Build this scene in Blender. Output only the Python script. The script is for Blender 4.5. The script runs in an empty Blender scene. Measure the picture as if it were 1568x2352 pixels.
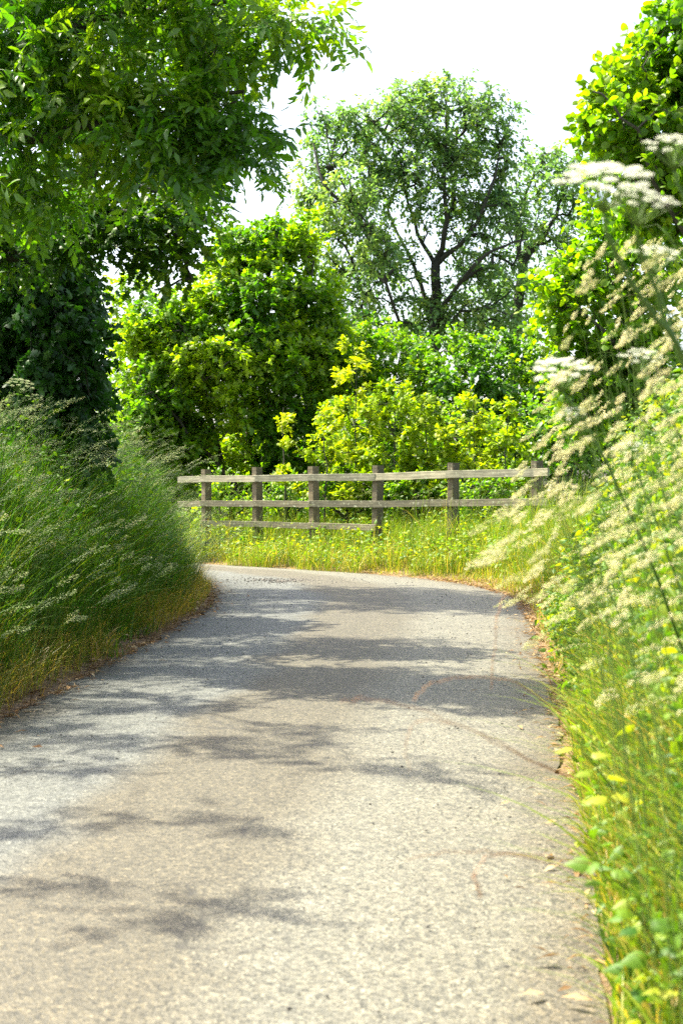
import bpy, math, random
import numpy as np
from mathutils import Vector

random.seed(7)
RNG = np.random.default_rng(11)
C = bpy.context.scene.collection
SC = bpy.context.scene
rad = math.radians

# ------------------------------------------------------------------ camera, sky, sun, exposure
CAM_H = 1.25
F = 50.0 / 36.0 * 2352.0          # focal length in photo pixels (1568 x 2352 frame)
HX, HY = 784.0, 1125.0            # principal column and horizon row in that frame
cd = bpy.data.cameras.new('camera')
cam = bpy.data.objects.new('camera', cd)
C.objects.link(cam)
cam.location = (0, 0, CAM_H)
cam.rotation_euler = (rad(90), 0, 0)
cd.lens = 50
cd.sensor_width = 36
cd.shift_y = -(1176.0 - HY) / 2352.0
cd.clip_start = 0.1
cd.clip_end = 3000
cd.dof.use_dof = True
cd.dof.focus_distance = 17.0
cd.dof.aperture_fstop = 5.0
SC.camera = cam

SUN_EL = rad(56)
SUN_DIR = Vector((-0.90, 0.44, 0)).normalized()     # horizontal direction towards the sun
w = bpy.data.worlds.new('World')
SC.world = w
w.use_nodes = True
nt = w.node_tree
bg = nt.nodes['Background']
sky = nt.nodes.new('ShaderNodeTexSky')
sky.sky_type = 'NISHITA'
sky.sun_disc = False
sky.sun_elevation = SUN_EL
sky.sun_rotation = math.atan2(SUN_DIR.x, SUN_DIR.y)
sky.air_density = 1.0
sky.dust_density = 4.0
sky.ozone_density = 1.0
hs = nt.nodes.new('ShaderNodeHueSaturation')
hs.inputs['Saturation'].default_value = 0.7
nt.links.new(sky.outputs[0], hs.inputs['Color'])
nt.links.new(hs.outputs[0], bg.inputs[0])
bg.inputs[1].default_value = 0.15

sd = bpy.data.lights.new('sun', 'SUN')
sd.energy = 5.0
sd.angle = rad(0.55)
sd.color = (1.0, 0.945, 0.74)
sun = bpy.data.objects.new('sun', sd)
C.objects.link(sun)
to_sun = Vector((SUN_DIR.x * math.cos(SUN_EL), SUN_DIR.y * math.cos(SUN_EL), math.sin(SUN_EL)))
sun.rotation_euler = to_sun.to_track_quat('Z', 'Y').to_euler()
sun.location = (-8, 4, 14)

SC.view_settings.view_transform = 'Standard'
SC.view_settings.look = 'None'
SC.view_settings.gamma = 1
SC.view_settings.exposure = 1.8
SC.render.engine = 'CYCLES'
SC.cycles.use_denoising = False
SC.cycles.max_bounces = 8
SC.cycles.diffuse_bounces = 4
SC.cycles.transmission_bounces = 4
SC.cycles.glossy_bounces = 2
SC.cycles.sample_clamp_indirect = 6


# ------------------------------------------------------------------ helpers
def P(px, py, Y):
    """photo point at depth Y -> world point"""
    return np.array([(px - HX) / F * Y, Y, CAM_H + (HY - py) / F * Y])


def unit(a):
    return a / np.maximum(np.linalg.norm(a, axis=-1, keepdims=True), 1e-9)


def rv(m):
    return unit(RNG.normal(size=(m, 3)))


class Buf:
    """triangles gathered for ONE mesh object; v is a per-vertex tone value"""
    def __init__(s):
        s.V, s.T, s.A, s.M, s.n = [], [], [], [], 0

    def add(s, V, T, A=0.5, m=0):
        V = np.asarray(V, float).reshape(-1, 3)
        T = np.asarray(T, int).reshape(-1, 3)
        A = np.broadcast_to(np.asarray(A, float), (len(V),))
        s.V.append(V); s.T.append(T + s.n); s.A.append(A)
        s.M.append(np.full(len(T), m)); s.n += len(V)

    def inst(s, tv, tt, pos, X, N, scale, tone, m=0, wide=None):
        """copies of a template: local x -> X, local z -> N"""
        k = len(pos)
        if k == 0:
            return
        X = unit(X)
        Yv = unit(np.cross(N, X))
        Z = np.cross(X, Yv)
        sc = np.broadcast_to(np.asarray(scale, float), (k,))
        wd = np.broadcast_to(np.asarray(1.0 if wide is None else wide, float), (k,))
        V = (pos[:, None, :] + sc[:, None, None] * (tv[None, :, 0:1] * X[:, None, :]
             + tv[None, :, 1:2] * (wd[:, None, None] * Yv[:, None, :]) + tv[None, :, 2:3] * Z[:, None, :]))
        T = tt[None] + (np.arange(k) * len(tv))[:, None, None]
        s.add(V.reshape(-1, 3), T.reshape(-1, 3), np.repeat(np.broadcast_to(tone, (k,)), len(tv)), m)

    def build(s, name, mats, parent=None, smooth=False):
        V = np.concatenate(s.V); T = np.concatenate(s.T)
        A = np.concatenate(s.A); M = np.concatenate(s.M)
        if parent is not None:
            V = V - np.array(parent.location)
        me = bpy.data.meshes.new(name)
        me.vertices.add(len(V)); me.vertices.foreach_set('co', V.astype(np.float32).ravel())
        me.loops.add(len(T) * 3); me.loops.foreach_set('vertex_index', T.astype(np.int32).ravel())
        me.polygons.add(len(T))
        me.polygons.foreach_set('loop_start', np.arange(0, len(T) * 3, 3, dtype=np.int32))
        me.polygons.foreach_set('material_index', M.astype(np.int32))
        if smooth:
            me.polygons.foreach_set('use_smooth', np.ones(len(T), dtype=bool))
        at = me.attributes.new('v', 'FLOAT', 'POINT')
        at.data.foreach_set('value', A.astype(np.float32))
        me.update(calc_edges=True)
        me.validate()
        for mt in (mats if isinstance(mats, (list, tuple)) else [mats]):
            me.materials.append(mt)
        o = bpy.data.objects.new(name, me)
        C.objects.link(o)
        if parent is not None:
            o.parent = parent
        return o


def tag(o, label, cat, group=None, kind=None):
    if label: o['label'] = label
    if cat: o['category'] = cat
    if group: o['group'] = group
    if kind: o['kind'] = kind
    return o


def thing(name, loc, label, cat, group=None):
    o = bpy.data.objects.new(name, None)
    o.empty_display_size = 0.2
    C.objects.link(o)
    o.location = [float(c) for c in loc]
    bpy.context.view_layer.update() if False else None
    return tag(o, label, cat, group)


def tube(buf, pts, radii, sides=6, tone=0.5, m=0):
    pts = np.asarray(pts, float); n = len(pts)
    radii = np.broadcast_to(np.asarray(radii, float), (n,))
    tan = unit(np.gradient(pts, axis=0))
    ref = np.array([0.31, 0.87, 0.38])
    a = unit(np.cross(tan, ref)); b = np.cross(tan, a)
    th = np.arange(sides) * 2 * np.pi / sides
    V = pts[:, None] + radii[:, None, None] * (np.cos(th)[None, :, None] * a[:, None] + np.sin(th)[None, :, None] * b[:, None])
    T = []
    for i in range(n - 1):
        for j in range(sides):
            k = (j + 1) % sides
            p, q, r_, s_ = i * sides + j, i * sides + k, (i + 1) * sides + k, (i + 1) * sides + j
            T += [(p, q, r_), (p, r_, s_)]
    buf.add(V.reshape(-1, 3), T, tone, m)


def tubes(buf, curves, r0, r1, sides=3, tone=0.5, m=0):
    """many tubes at once: curves (k, n, 3); radius r0 -> r1"""
    k, n, _ = curves.shape
    tan = unit(np.gradient(curves, axis=1))
    ref = np.array([0.31, 0.87, 0.38])
    a = unit(np.cross(tan, ref)); b = np.cross(tan, a)
    th = np.arange(sides) * 2 * np.pi / sides
    t = np.linspace(0, 1, n)
    R = np.broadcast_to(np.asarray(r0, float), (k,))[:, None] * (1 - t) + np.broadcast_to(np.asarray(r1, float), (k,))[:, None] * t
    V = curves[:, :, None] + R[:, :, None, None] * (np.cos(th)[:, None] * a[:, :, None] + np.sin(th)[:, None] * b[:, :, None])
    T = []
    for i in range(n - 1):
        for j in range(sides):
            q = (j + 1) % sides
            T += [(i * sides + j, i * sides + q, (i + 1) * sides + q), (i * sides + j, (i + 1) * sides + q, (i + 1) * sides + j)]
    T = np.array(T)[None] + (np.arange(k) * n * sides)[:, None, None]
    tn = np.repeat(np.broadcast_to(tone, (k,)), n * sides)
    buf.add(V.reshape(-1, 3), T.reshape(-1, 3), tn, m)


def smoothstep(a, b, x):
    t = np.clip((x - a) / (b - a), 0, 1)
    return t * t * (3 - 2 * t)


def vnoise(x, y, seed=0):
    """smooth value noise, numpy"""
    xi, yi = np.floor(x).astype(int), np.floor(y).astype(int)
    fx, fy = x - xi, y - yi
    fx, fy = fx * fx * (3 - 2 * fx), fy * fy * (3 - 2 * fy)

    def h(i, j):
        s_ = np.sin(i * 127.1 + j * 311.7 + seed * 74.7) * 43758.5453
        return s_ - np.floor(s_)
    return (h(xi, yi) * (1 - fx) + h(xi + 1, yi) * fx) * (1 - fy) + (h(xi, yi + 1) * (1 - fx) + h(xi + 1, yi + 1) * fx) * fy


# ------------------------------------------------------------------ materials
def new_mat(name):
    m = bpy.data.materials.new(name)
    m.use_nodes = True
    nt = m.node_tree
    for n in list(nt.nodes):
        nt.nodes.remove(n)
    out = nt.nodes.new('ShaderNodeOutputMaterial')
    return m, nt, out


def ramp(nt, fac, stops):
    r = nt.nodes.new('ShaderNodeValToRGB')
    e = r.color_ramp.elements
    while len(e) < len(stops):
        e.new(0.5)
    for el, (p, c) in zip(e, stops):
        el.position = p; el.color = (*c, 1)
    if fac is not None:
        nt.links.new(fac, r.inputs[0])
    return r


def leaf_mat(name, stops, trans=0.45, tint=(1.5, 1.7, 0.5), gloss=0.06, rough=0.4):
    m, nt, out = new_mat(name)
    at = nt.nodes.new('ShaderNodeAttribute'); at.attribute_name = 'v'
    r = ramp(nt, at.outputs['Fac'], stops)
    d = nt.nodes.new('ShaderNodeBsdfDiffuse')
    nt.links.new(r.outputs[0], d.inputs[0])
    mul = nt.nodes.new('ShaderNodeMix'); mul.data_type = 'RGBA'; mul.blend_type = 'MULTIPLY'
    mul.inputs[0].default_value = 1
    nt.links.new(r.outputs[0], mul.inputs[6]); mul.inputs[7].default_value = (*tint, 1)
    t = nt.nodes.new('ShaderNodeBsdfTranslucent'); nt.links.new(mul.outputs[2], t.inputs[0])
    mx = nt.nodes.new('ShaderNodeMixShader'); mx.inputs[0].default_value = trans
    nt.links.new(d.outputs[0], mx.inputs[1]); nt.links.new(t.outputs[0], mx.inputs[2])
    g = nt.nodes.new('ShaderNodeBsdfGlossy'); g.inputs['Roughness'].default_value = rough
    g.inputs[0].default_value = (1, 1, 1, 1)
    m2 = nt.nodes.new('ShaderNodeMixShader')
    if gloss > 0:
        lw = nt.nodes.new('ShaderNodeLayerWeight'); lw.inputs[0].default_value = 0.25
        ml = nt.nodes.new('ShaderNodeMapRange')
        ml.inputs[3].default_value = gloss * 0.45; ml.inputs[4].default_value = gloss * 1.6
        nt.links.new(lw.outputs['Facing'], ml.inputs[0]); nt.links.new(ml.outputs[0], m2.inputs[0])
        nt.links.new(mx.outputs[0], m2.inputs[1]); nt.links.new(g.outputs[0], m2.inputs[2])
        nt.links.new(m2.outputs[0], out.inputs[0])
    else:
        nt.links.new(mx.outputs[0], out.inputs[0])
    return m


def tex_noise(nt, scale, detail=4, rough=0.55, coord=None):
    n = nt.nodes.new('ShaderNodeTexNoise')
    n.inputs['Scale'].default_value = scale
    n.inputs['Detail'].default_value = detail
    n.inputs['Roughness'].default_value = rough
    if coord is not None:
        nt.links.new(coord, n.inputs['Vector'])
    return n


def mixc(nt, fac, a, b, blend='MIX'):
    m = nt.nodes.new('ShaderNodeMix'); m.data_type = 'RGBA'; m.blend_type = blend
    for sock, val in ((0, fac), (6, a), (7, b)):
        if isinstance(val, (int, float)):
            m.inputs[sock].default_value = val
        elif isinstance(val, tuple):
            m.inputs[sock].default_value = (*val, 1)
        else:
            nt.links.new(val, m.inputs[sock])
    return m.outputs[2]


def maprange(nt, val, a, b, c=0.0, d=1.0):
    m = nt.nodes.new('ShaderNodeMapRange')
    m.inputs[1].default_value = a; m.inputs[2].default_value = b
    m.inputs[3].default_value = c; m.inputs[4].default_value = d
    nt.links.new(val, m.inputs[0])
    return m.outputs[0]


def bark_mat(name, c1, c2, scale=9):
    m, nt, out = new_mat(name)
    p = nt.nodes.new('ShaderNodeBsdfPrincipled')
    co = nt.nodes.new('ShaderNodeTexCoord')
    mp = nt.nodes.new('ShaderNodeMapping'); mp.inputs['Scale'].default_value = (1, 1, 0.25)
    nt.links.new(co.outputs['Object'], mp.inputs[0])
    n = tex_noise(nt, scale, 5, 0.65, mp.outputs[0])
    r = ramp(nt, n.outputs[0], [(0.3, c1), (0.7, c2)])
    nt.links.new(r.outputs[0], p.inputs['Base Color'])
    p.inputs['Roughness'].default_value = 0.9
    b = nt.nodes.new('ShaderNodeBump'); b.inputs['Strength'].default_value = 0.6; b.inputs['Distance'].default_value = 0.03
    nt.links.new(n.outputs[0], b.inputs['Height']); nt.links.new(b.outputs[0], p.inputs['Normal'])
    nt.links.new(p.outputs[0], out.inputs[0])
    return m


def wood_mat(name, along, dark, light):
    """weathered fence timber with grain running along the given object axis"""
    m, nt, out = new_mat(name)
    p = nt.nodes.new('ShaderNodeBsdfPrincipled')
    co = nt.nodes.new('ShaderNodeTexCoord')
    mp = nt.nodes.new('ShaderNodeMapping')
    mp.inputs['Scale'].default_value = (1.2, 22, 22) if along == 'x' else (26, 26, 1.6)
    nt.links.new(co.outputs['Object'], mp.inputs[0])
    n = tex_noise(nt, 1.6, 6, 0.7, mp.outputs[0])
    n2 = tex_noise(nt, 3.0, 4, 0.6, co.outputs['Object'])
    r = ramp(nt, n.outputs[0], [(0.30, dark), (0.5, tuple((a + b) / 2 for a, b in zip(dark, light))), (0.72, light)])
    r2 = ramp(nt, n2.outputs[0], [(0.35, (0.55, 0.58, 0.5)), (0.65, (1.1, 1.08, 1.0))])
    c = mixc(nt, 0.8, r.outputs[0], r2.outputs[0], 'MULTIPLY')
    oi = nt.nodes.new('ShaderNodeObjectInfo')
    vr = ramp(nt, oi.outputs['Random'], [(0.0, (0.72, 0.74, 0.68)), (0.5, (1.0, .98, .92)), (1.0, (1.28, 1.22, 1.1))])
    c = mixc(nt, 1.0, c, vr.outputs[0], 'MULTIPLY')
    # lichen flecks
    n3 = tex_noise(nt, 18, 3, 0.6, co.outputs['Object'])
    f = maprange(nt, n3.outputs[0], 0.62, 0.68)
    c = mixc(nt, f, c, (0.30, 0.31, 0.22))
    nt.links.new(c, p.inputs['Base Color'])
    p.inputs['Roughness'].default_value = 0.85
    b = nt.nodes.new('ShaderNodeBump'); b.inputs['Strength'].default_value = 0.5; b.inputs['Distance'].default_value = 0.008
    nt.links.new(n.outputs[0], b.inputs['Height']); nt.links.new(b.outputs[0], p.inputs['Normal'])
    nt.links.new(p.outputs[0], out.inputs[0])
    return m


def road_mat():
    m, nt, out = new_mat('worn_asphalt')
    p = nt.nodes.new('ShaderNodeBsdfPrincipled')
    co = nt.nodes.new('ShaderNodeTexCoord')
    at = nt.nodes.new('ShaderNodeAttribute'); at.attribute_name = 'v'    # 0 left edge .. 1 right edge
    big = tex_noise(nt, 0.9, 4, 0.6, co.outputs['Object'])
    mid = tex_noise(nt, 5, 5, 0.65, co.outputs['Object'])
    # lateral position, wobbled
    ad = nt.nodes.new('ShaderNodeMath'); ad.operation = 'MULTIPLY_ADD'
    nt.links.new(big.outputs[0], ad.inputs[0]); ad.inputs[1].default_value = 0.22
    sb = nt.nodes.new('ShaderNodeMath'); sb.operation = 'SUBTRACT'; sb.inputs[1].default_value = 0.11
    nt.links.new(at.outputs['Fac'], sb.inputs[0]); nt.links.new(sb.outputs[0], ad.inputs[2])
    base = ramp(nt, ad.outputs[0], [(0.0, (0.052, 0.044, 0.033)), (0.08, (0.085, 0.091, 0.092)), (0.31, (0.090, 0.096, 0.096)),
                                    (0.39, (0.076, 0.067, 0.049)), (0.60, (0.080, 0.071, 0.052)), (0.72, (0.124, 0.121, 0.103)),
                                    (0.90, (0.120, 0.115, 0.097)), (1.0, (0.083, 0.068, 0.048))])
    # aggregate: two sizes of chips
    v1 = nt.nodes.new('ShaderNodeTexVoronoi'); v1.inputs['Scale'].default_value = 120
    nt.links.new(co.outputs['Object'], v1.inputs['Vector'])
    sep = nt.nodes.new('ShaderNodeSeparateColor'); nt.links.new(v1.outputs['Color'], sep.inputs[0])
    chip = ramp(nt, sep.outputs[0], [(0.0, (0.10, 0.10, 0.09)), (0.32, (0.62, 0.61, 0.59)), (0.7, (1.1, 1.06, 1.0)), (0.93, (1.5, 1.4, 1.22)), (1.0, (2.4, 2.25, 2.0))])
    c = mixc(nt, 0.9, base.outputs[0], chip.outputs[0], 'MULTIPLY')
    v2 = nt.nodes.new('ShaderNodeTexVoronoi'); v2.inputs['Scale'].default_value = 38
    nt.links.new(co.outputs['Object'], v2.inputs['Vector'])
    sep2 = nt.nodes.new('ShaderNodeSeparateColor'); nt.links.new(v2.outputs['Color'], sep2.inputs[0])
    chip2 = ramp(nt, sep2.outputs[1], [(0.0, (0.55, 0.53, 0.5)), (0.4, (0.95, 0.95, 0.95)), (0.9, (1.15, 1.12, 1.08)), (1.0, (1.5, 1.4, 1.25))])
    c = mixc(nt, 0.35, c, chip2.outputs[0], 'MULTIPLY')
    mr = ramp(nt, mid.outputs[0], [(0.3, (0.88, 0.88, 0.87)), (0.7, (1.10, 1.10, 1.09))])
    c = mixc(nt, 1.0, c, mr.outputs[0], 'MULTIPLY')
    # fine wandering cracks
    wob = tex_noise(nt, 2.2, 4, 0.6, co.outputs['Object'])
    vm = nt.nodes.new('ShaderNodeVectorMath'); vm.operation = 'MULTIPLY_ADD'
    nt.links.new(wob.outputs['Color'], vm.inputs[0]); vm.inputs[1].default_value = (.55, .55, .0)
    nt.links.new(co.outputs['Object'], vm.inputs[2])
    vc = nt.nodes.new('ShaderNodeTexVoronoi'); vc.feature = 'DISTANCE_TO_EDGE'; vc.inputs['Scale'].default_value = 0.42
    nt.links.new(vm.outputs[0], vc.inputs['Vector'])
    ck = maprange(nt, vc.outputs['Distance'], 0.002, 0.006, 1.0, 0.0)
    mk = maprange(nt, big.outputs[0], 0.50, 0.56)
    mm = nt.nodes.new('ShaderNodeMath'); mm.operation = 'MULTIPLY'
    nt.links.new(ck, mm.inputs[0]); nt.links.new(mk, mm.inputs[1])
    m3 = nt.nodes.new('ShaderNodeMath'); m3.operation = 'MULTIPLY'; m3.inputs[1].default_value = 0.7
    nt.links.new(mm.outputs[0], m3.inputs[0])
    c = mixc(nt, m3.outputs[0], c, (0.025, 0.022, 0.018))
    nt.links.new(c, p.inputs['Base Color'])
    p.inputs['Roughness'].default_value = 0.66
    p.inputs['Specular IOR Level'].default_value = 0.5
    b = nt.nodes.new('ShaderNodeBump'); b.inputs['Strength'].default_value = 0.55; b.inputs['Distance'].default_value = 0.006
    nt.links.new(v1.outputs['Distance'], b.inputs['Height'])
    nt.links.new(b.outputs[0], p.inputs['Normal'])
    nt.links.new(p.outputs[0], out.inputs[0])
    return m


def soil_mat():
    m, nt, out = new_mat('verge_soil')
    p = nt.nodes.new('ShaderNodeBsdfPrincipled')
    co = nt.nodes.new('ShaderNodeTexCoord')
    at = nt.nodes.new('ShaderNodeAttribute'); at.attribute_name = 'v'     # distance from the road edge, metres
    n = tex_noise(nt, 14, 6, 0.7, co.outputs['Object'])
    n2 = tex_noise(nt, 1.6, 4, 0.6, co.outputs['Object'])
    litter = ramp(nt, n.outputs[0], [(0.28, (0.035, 0.022, 0.014)), (0.5, (0.14, 0.085, 0.045)), (0.72, (0.34, 0.22, 0.12))])
    turf = ramp(nt, n.outputs[0], [(0.3, (0.03, 0.04, 0.012)), (0.55, (0.08, 0.085, 0.03)), (0.75, (0.16, 0.14, 0.06))])
    ad = nt.nodes.new('ShaderNodeMath'); ad.operation = 'ADD'
    nt.links.new(at.outputs['Fac'], ad.inputs[0])
    nt.links.new(maprange(nt, n2.outputs[0], 0.3, 0.7, -0.35, 0.35), ad.inputs[1])
    f = maprange(nt, ad.outputs[0], 0.35, 1.1)
    c = mixc(nt, f, litter.outputs[0], turf.outputs[0])
    nt.links.new(c, p.inputs['Base Color'])
    p.inputs['Roughness'].default_value = 0.95
    b = nt.nodes.new('ShaderNodeBump'); b.inputs['Strength'].default_value = 0.8; b.inputs['Distance'].default_value = 0.03
    nt.links.new(n.outputs[0], b.inputs['Height']); nt.links.new(b.outputs[0], p.inputs['Normal'])
    nt.links.new(p.outputs[0], out.inputs[0])
    return m


def stone_mat(name, stops):
    m, nt, out = new_mat(name)
    p = nt.nodes.new('ShaderNodeBsdfPrincipled')
    at = nt.nodes.new('ShaderNodeAttribute'); at.attribute_name = 'v'
    r = ramp(nt, at.outputs['Fac'], stops)
    nt.links.new(r.outputs[0], p.inputs['Base Color'])
    p.inputs['Roughness'].default_value = 0.85
    nt.links.new(p.outputs[0], out.inputs[0])
    return m


# tones: v runs 0..1 per leaf
M_ash = leaf_mat('ash_leaf', [(0.0, (0.022, 0.085, 0.005)), (0.5, (0.065, 0.160, 0.007)), (1.0, (0.180, 0.265, 0.010))], 0.54, (2.0, 2.15, 0.4), 0.045, 0.38)
M_ash2 = leaf_mat('far_ash_leaf', [(0.0, (0.025, 0.090, 0.009)), (1.0, (0.100, 0.190, 0.014))], 0.50, (2.1, 2.0, 0.5), 0.04, 0.4)
M_ivy = leaf_mat('ivy_leaf', [(0.0, (0.010, 0.046, 0.005)), (0.8, (0.030, 0.095, 0.009)), (1.0, (0.07, 0.15, 0.010))], 0.30, (1.6, 1.9, 0.5), 0.035, 0.42)
M_maple = leaf_mat('maple_leaf', [(0.0, (0.045, 0.135, 0.006)), (0.5, (0.110, 0.215, 0.008)), (1.0, (0.250, 0.335, 0.010))], 0.55, (1.75, 1.95, 0.35), 0.035, 0.45)
M_over = leaf_mat('small_maple_leaf', [(0.0, (0.020, 0.075, 0.005)), (0.5, (0.050, 0.130, 0.007)), (1.0, (0.140, 0.220, 0.010))], 0.45, (2.0, 1.9, 0.4), 0.035, 0.45)
M_yellow = leaf_mat('young_maple_leaf', [(0.0, (0.14, 0.24, 0.006)), (0.5, (0.22, 0.31, 0.008)), (1.0, (0.40, 0.42, 0.012))], 0.52, (1.55, 1.65, 0.3), 0.03, 0.45)
M_hazel = leaf_mat('hazel_leaf', [(0.0, (0.045, 0.135, 0.005)), (0.6, (0.110, 0.220, 0.006)), (1.0, (0.225, 0.310, 0.008))], 0.58, (1.8, 1.95, 0.3), 0.035, 0.45)
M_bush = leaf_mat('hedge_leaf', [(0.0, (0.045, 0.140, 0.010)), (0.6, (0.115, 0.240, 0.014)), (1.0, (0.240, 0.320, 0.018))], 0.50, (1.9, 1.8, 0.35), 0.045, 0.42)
M_far_haze = leaf_mat('hazed_far_tree_leaf', [(0.0, (0.080, 0.175, 0.070)), (0.6, (0.140, 0.245, 0.080)), (1.0, (0.250, 0.330, 0.075))], 0.55, (1.5, 1.6, 0.6), 0.03, 0.5)  # distance haze mixed into the leaf colour: paler and bluer, no volume
M_grass = leaf_mat('grass_blade', [(0.0, (0.022, 0.090, 0.007)), (0.45, (0.055, 0.150, 0.010)), (0.72, (0.140, 0.215, 0.014)), (0.86, (0.27, 0.22, 0.05)), (1.0, (0.36, 0.23, 0.09))], 0.42, (1.9, 1.8, 0.45), 0.045, 0.45)
M_grassR = leaf_mat('sunny_grass_blade', [(0.0, (0.022, 0.075, 0.006)), (0.45, (0.110, 0.210, 0.010)), (0.72, (0.220, 0.280, 0.014)), (0.86, (0.34, 0.28, 0.05)), (1.0, (0.42, 0.27, 0.10))], 0.44, (1.8, 1.7, 0.4), 0.045, 0.45)
M_vgrass = leaf_mat('verge_grass_blade', [(0.0, (0.07, 0.160, 0.010)), (0.5, (0.155, 0.240, 0.012)), (0.76, (0.27, 0.29, 0.030)), (1.0, (0.46, 0.32, 0.12))], 0.42, (1.6, 1.6, 0.4), 0.03, 0.5)
M_seed = leaf_mat('grass_seed_head', [(0.0, (0.28, 0.38, 0.15)), (0.5, (0.50, 0.55, 0.30)), (1.0, (0.74, 0.70, 0.48))], 0.45, (1.1, 1.15, 0.9), 0.0)
M_seedR = leaf_mat('pale_grass_seed_head', [(0.0, (0.52, 0.55, 0.25)), (0.5, (0.76, 0.73, 0.46)), (1.0, (0.88, 0.82, 0.62))], 0.50, (1.1, 1.1, 0.95), 0.0)
M_straw = leaf_mat('straw_litter', [(0.0, (0.10, 0.055, 0.03)), (0.5, (0.30, 0.19, 0.10)), (1.0, (0.55, 0.42, 0.26))], 0.2, (1.2, 1.1, 0.8), 0.0)
M_weed = leaf_mat('weed_leaf', [(0.0, (0.035, 0.115, 0.008)), (0.6, (0.11, 0.210, 0.010)), (1.0, (0.28, 0.31, 0.012))], 0.45, (1.8, 1.7, 0.4), 0.03, 0.5)
M_stem = leaf_mat('green_stem', [(0.0, (0.05, 0.12, 0.015)), (0.6, (0.12, 0.19, 0.03)), (1.0, (0.30, 0.22, 0.10))], 0.2, (1.2, 1.2, 0.6), 0.04, 0.45)
M_red = leaf_mat('reddish_stalk', [(0.0, (0.30, 0.13, 0.06)), (1.0, (0.42, 0.24, 0.10))], 0.2, (1.2, 1.1, 0.7), 0.03, 0.4)
M_white = leaf_mat('white_floret', [(0.0, (0.62, 0.62, 0.44)), (1.0, (0.84, 0.84, 0.76))], 0.45, (1.0, 1.0, 0.95), 0.0)
M_bark = bark_mat('grey_bark', (0.022, 0.020, 0.014), (0.085, 0.078, 0.058))
M_barkd = bark_mat('dark_bark', (0.010, 0.011, 0.008), (0.036, 0.036, 0.026), 5)
M_rail = wood_mat('fence_rail_wood', 'x', (0.11, 0.105, 0.08), (0.40, 0.38, 0.31))
M_rail2 = wood_mat('lower_rail_wood', 'x', (0.065, 0.060, 0.043), (0.23, 0.21, 0.155))  # darker timber tones for the two lower rails
M_post = wood_mat('fence_post_wood', 'z', (0.06, 0.050, 0.032), (0.21, 0.17, 0.11))
M_road = road_mat()
M_soil = soil_mat()
M_gravel = stone_mat('loose_stone', [(0.0, (0.02, 0.018, 0.016)), (0.6, (0.07, 0.065, 0.06)), (1.0, (0.22, 0.19, 0.16))])

# ------------------------------------------------------------------ road and ground
L_EDGE = np.array([(-3.1, -6), (-2.6, 0), (-2.25, 3.3), (-1.83, 7.6), (-1.6, 11), (-1.40, 14.6), (-1.50, 17.2), (-2.0, 20.0), (-3.2, 22.0), (-6, 25.2), (-12, 31), (-40, 57)], float)
R_EDGE = np.array([(-0.3, -6), (0.21, 0), (0.59, 3.33), (1.09, 7.1), (1.49, 10.9), (1.88, 14.85), (1.93, 16.9), (1.60, 18.9), (0.35, 21.3), (-2.3, 24.1), (-6, 28.0), (-12, 34.2), (-40, 62)], float)


def resample(pl, n):
    # smooth (Catmull-Rom) then even spacing by index
    pts = [pl[0]] + list(pl) + [pl[-1]]
    out = []
    for i in range(1, len(pts) - 2):
        p0, p1, p2, p3 = (np.array(pts[j]) for j in (i - 1, i, i + 1, i + 2))
        for t in np.linspace(0, 1, 24, endpoint=False):
            out.append(0.5 * ((2 * p1) + (-p0 + p2) * t + (2 * p0 - 5 * p1 + 4 * p2 - p3) * t * t + (-p0 + 3 * p1 - 3 * p2 + p3) * t ** 3))
    out.append(np.array(pl[-1], float))
    out = np.array(out)
    s = np.r_[0, np.cumsum(np.linalg.norm(np.diff(out, axis=0), axis=1))]
    u = np.linspace(0, s[-1], n)
    return np.c_[np.interp(u, s, out[:, 0]), np.interp(u, s, out[:, 1])]


def cut(pl, lo):
    return pl


Ls = resample(L_EDGE, 420)
Rs = resample(R_EDGE, 420)
RING = np.r_[Ls, Rs[::-1]]


def seg_dist(x, y, pl):
    best = np.full(x.shape, 1e9)
    for a, b in zip(pl[:-1], pl[1:]):
        d = b - a
        t = np.clip(((x - a[0]) * d[0] + (y - a[1]) * d[1]) / (d @ d), 0, 1)
        best = np.minimum(best, (x - a[0] - t * d[0]) ** 2 + (y - a[1] - t * d[1]) ** 2)
    return np.sqrt(best)


def inside(x, y):
    c = np.zeros(x.shape, bool)
    pl = RING[::4]
    j = len(pl) - 1
    for i in range(len(pl)):
        xi, yi, xj, yj = *pl[i], *pl[j]
        if yi != yj:
            c ^= ((yi > y) != (yj > y)) & (x < (xj - xi) * (y - yi) / (yj - yi) + xi)
        j = i
    return c


LS4, RS4 = Ls[::6], Rs[::6]


def fields(x, y):
    x = np.asarray(x, float); y = np.asarray(y, float)
    dl, dr = seg_dist(x, y, LS4), seg_dist(x, y, RS4)
    ins = inside(x, y)
    left = (dl < dr)
    d = np.where(ins, 0, np.minimum(dl, dr))
    return d, left, ins


def height(x, y, f=None):
    x = np.asarray(x, float); y = np.asarray(y, float)
    d, left, ins = f if f is not None else fields(x, y)
    hl = 0.95 * smoothstep(0.1, 1.8, d) + 0.25 * smoothstep(2, 8, d)
    far = smoothstep(15, 20, y)
    hr = (0.62 * smoothstep(0.05, 1.3, d) + 0.3 * smoothstep(1, 5, d)) * (1 - far) + (0.42 * smoothstep(0.1, 2.2, d) + 0.1 * smoothstep(2, 6, d)) * far
    h = np.where(left, hl, hr)
    h = h + (0.05 * (vnoise(x * 2.3, y * 2.3) - .5) + 0.03 * (vnoise(x * 7, y * 7, 3) - .5)) * smoothstep(0, .4, d)
    return np.where(ins, -0.035, h - 0.012 + 0.018 * smoothstep(0, 0.25, d))


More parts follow.
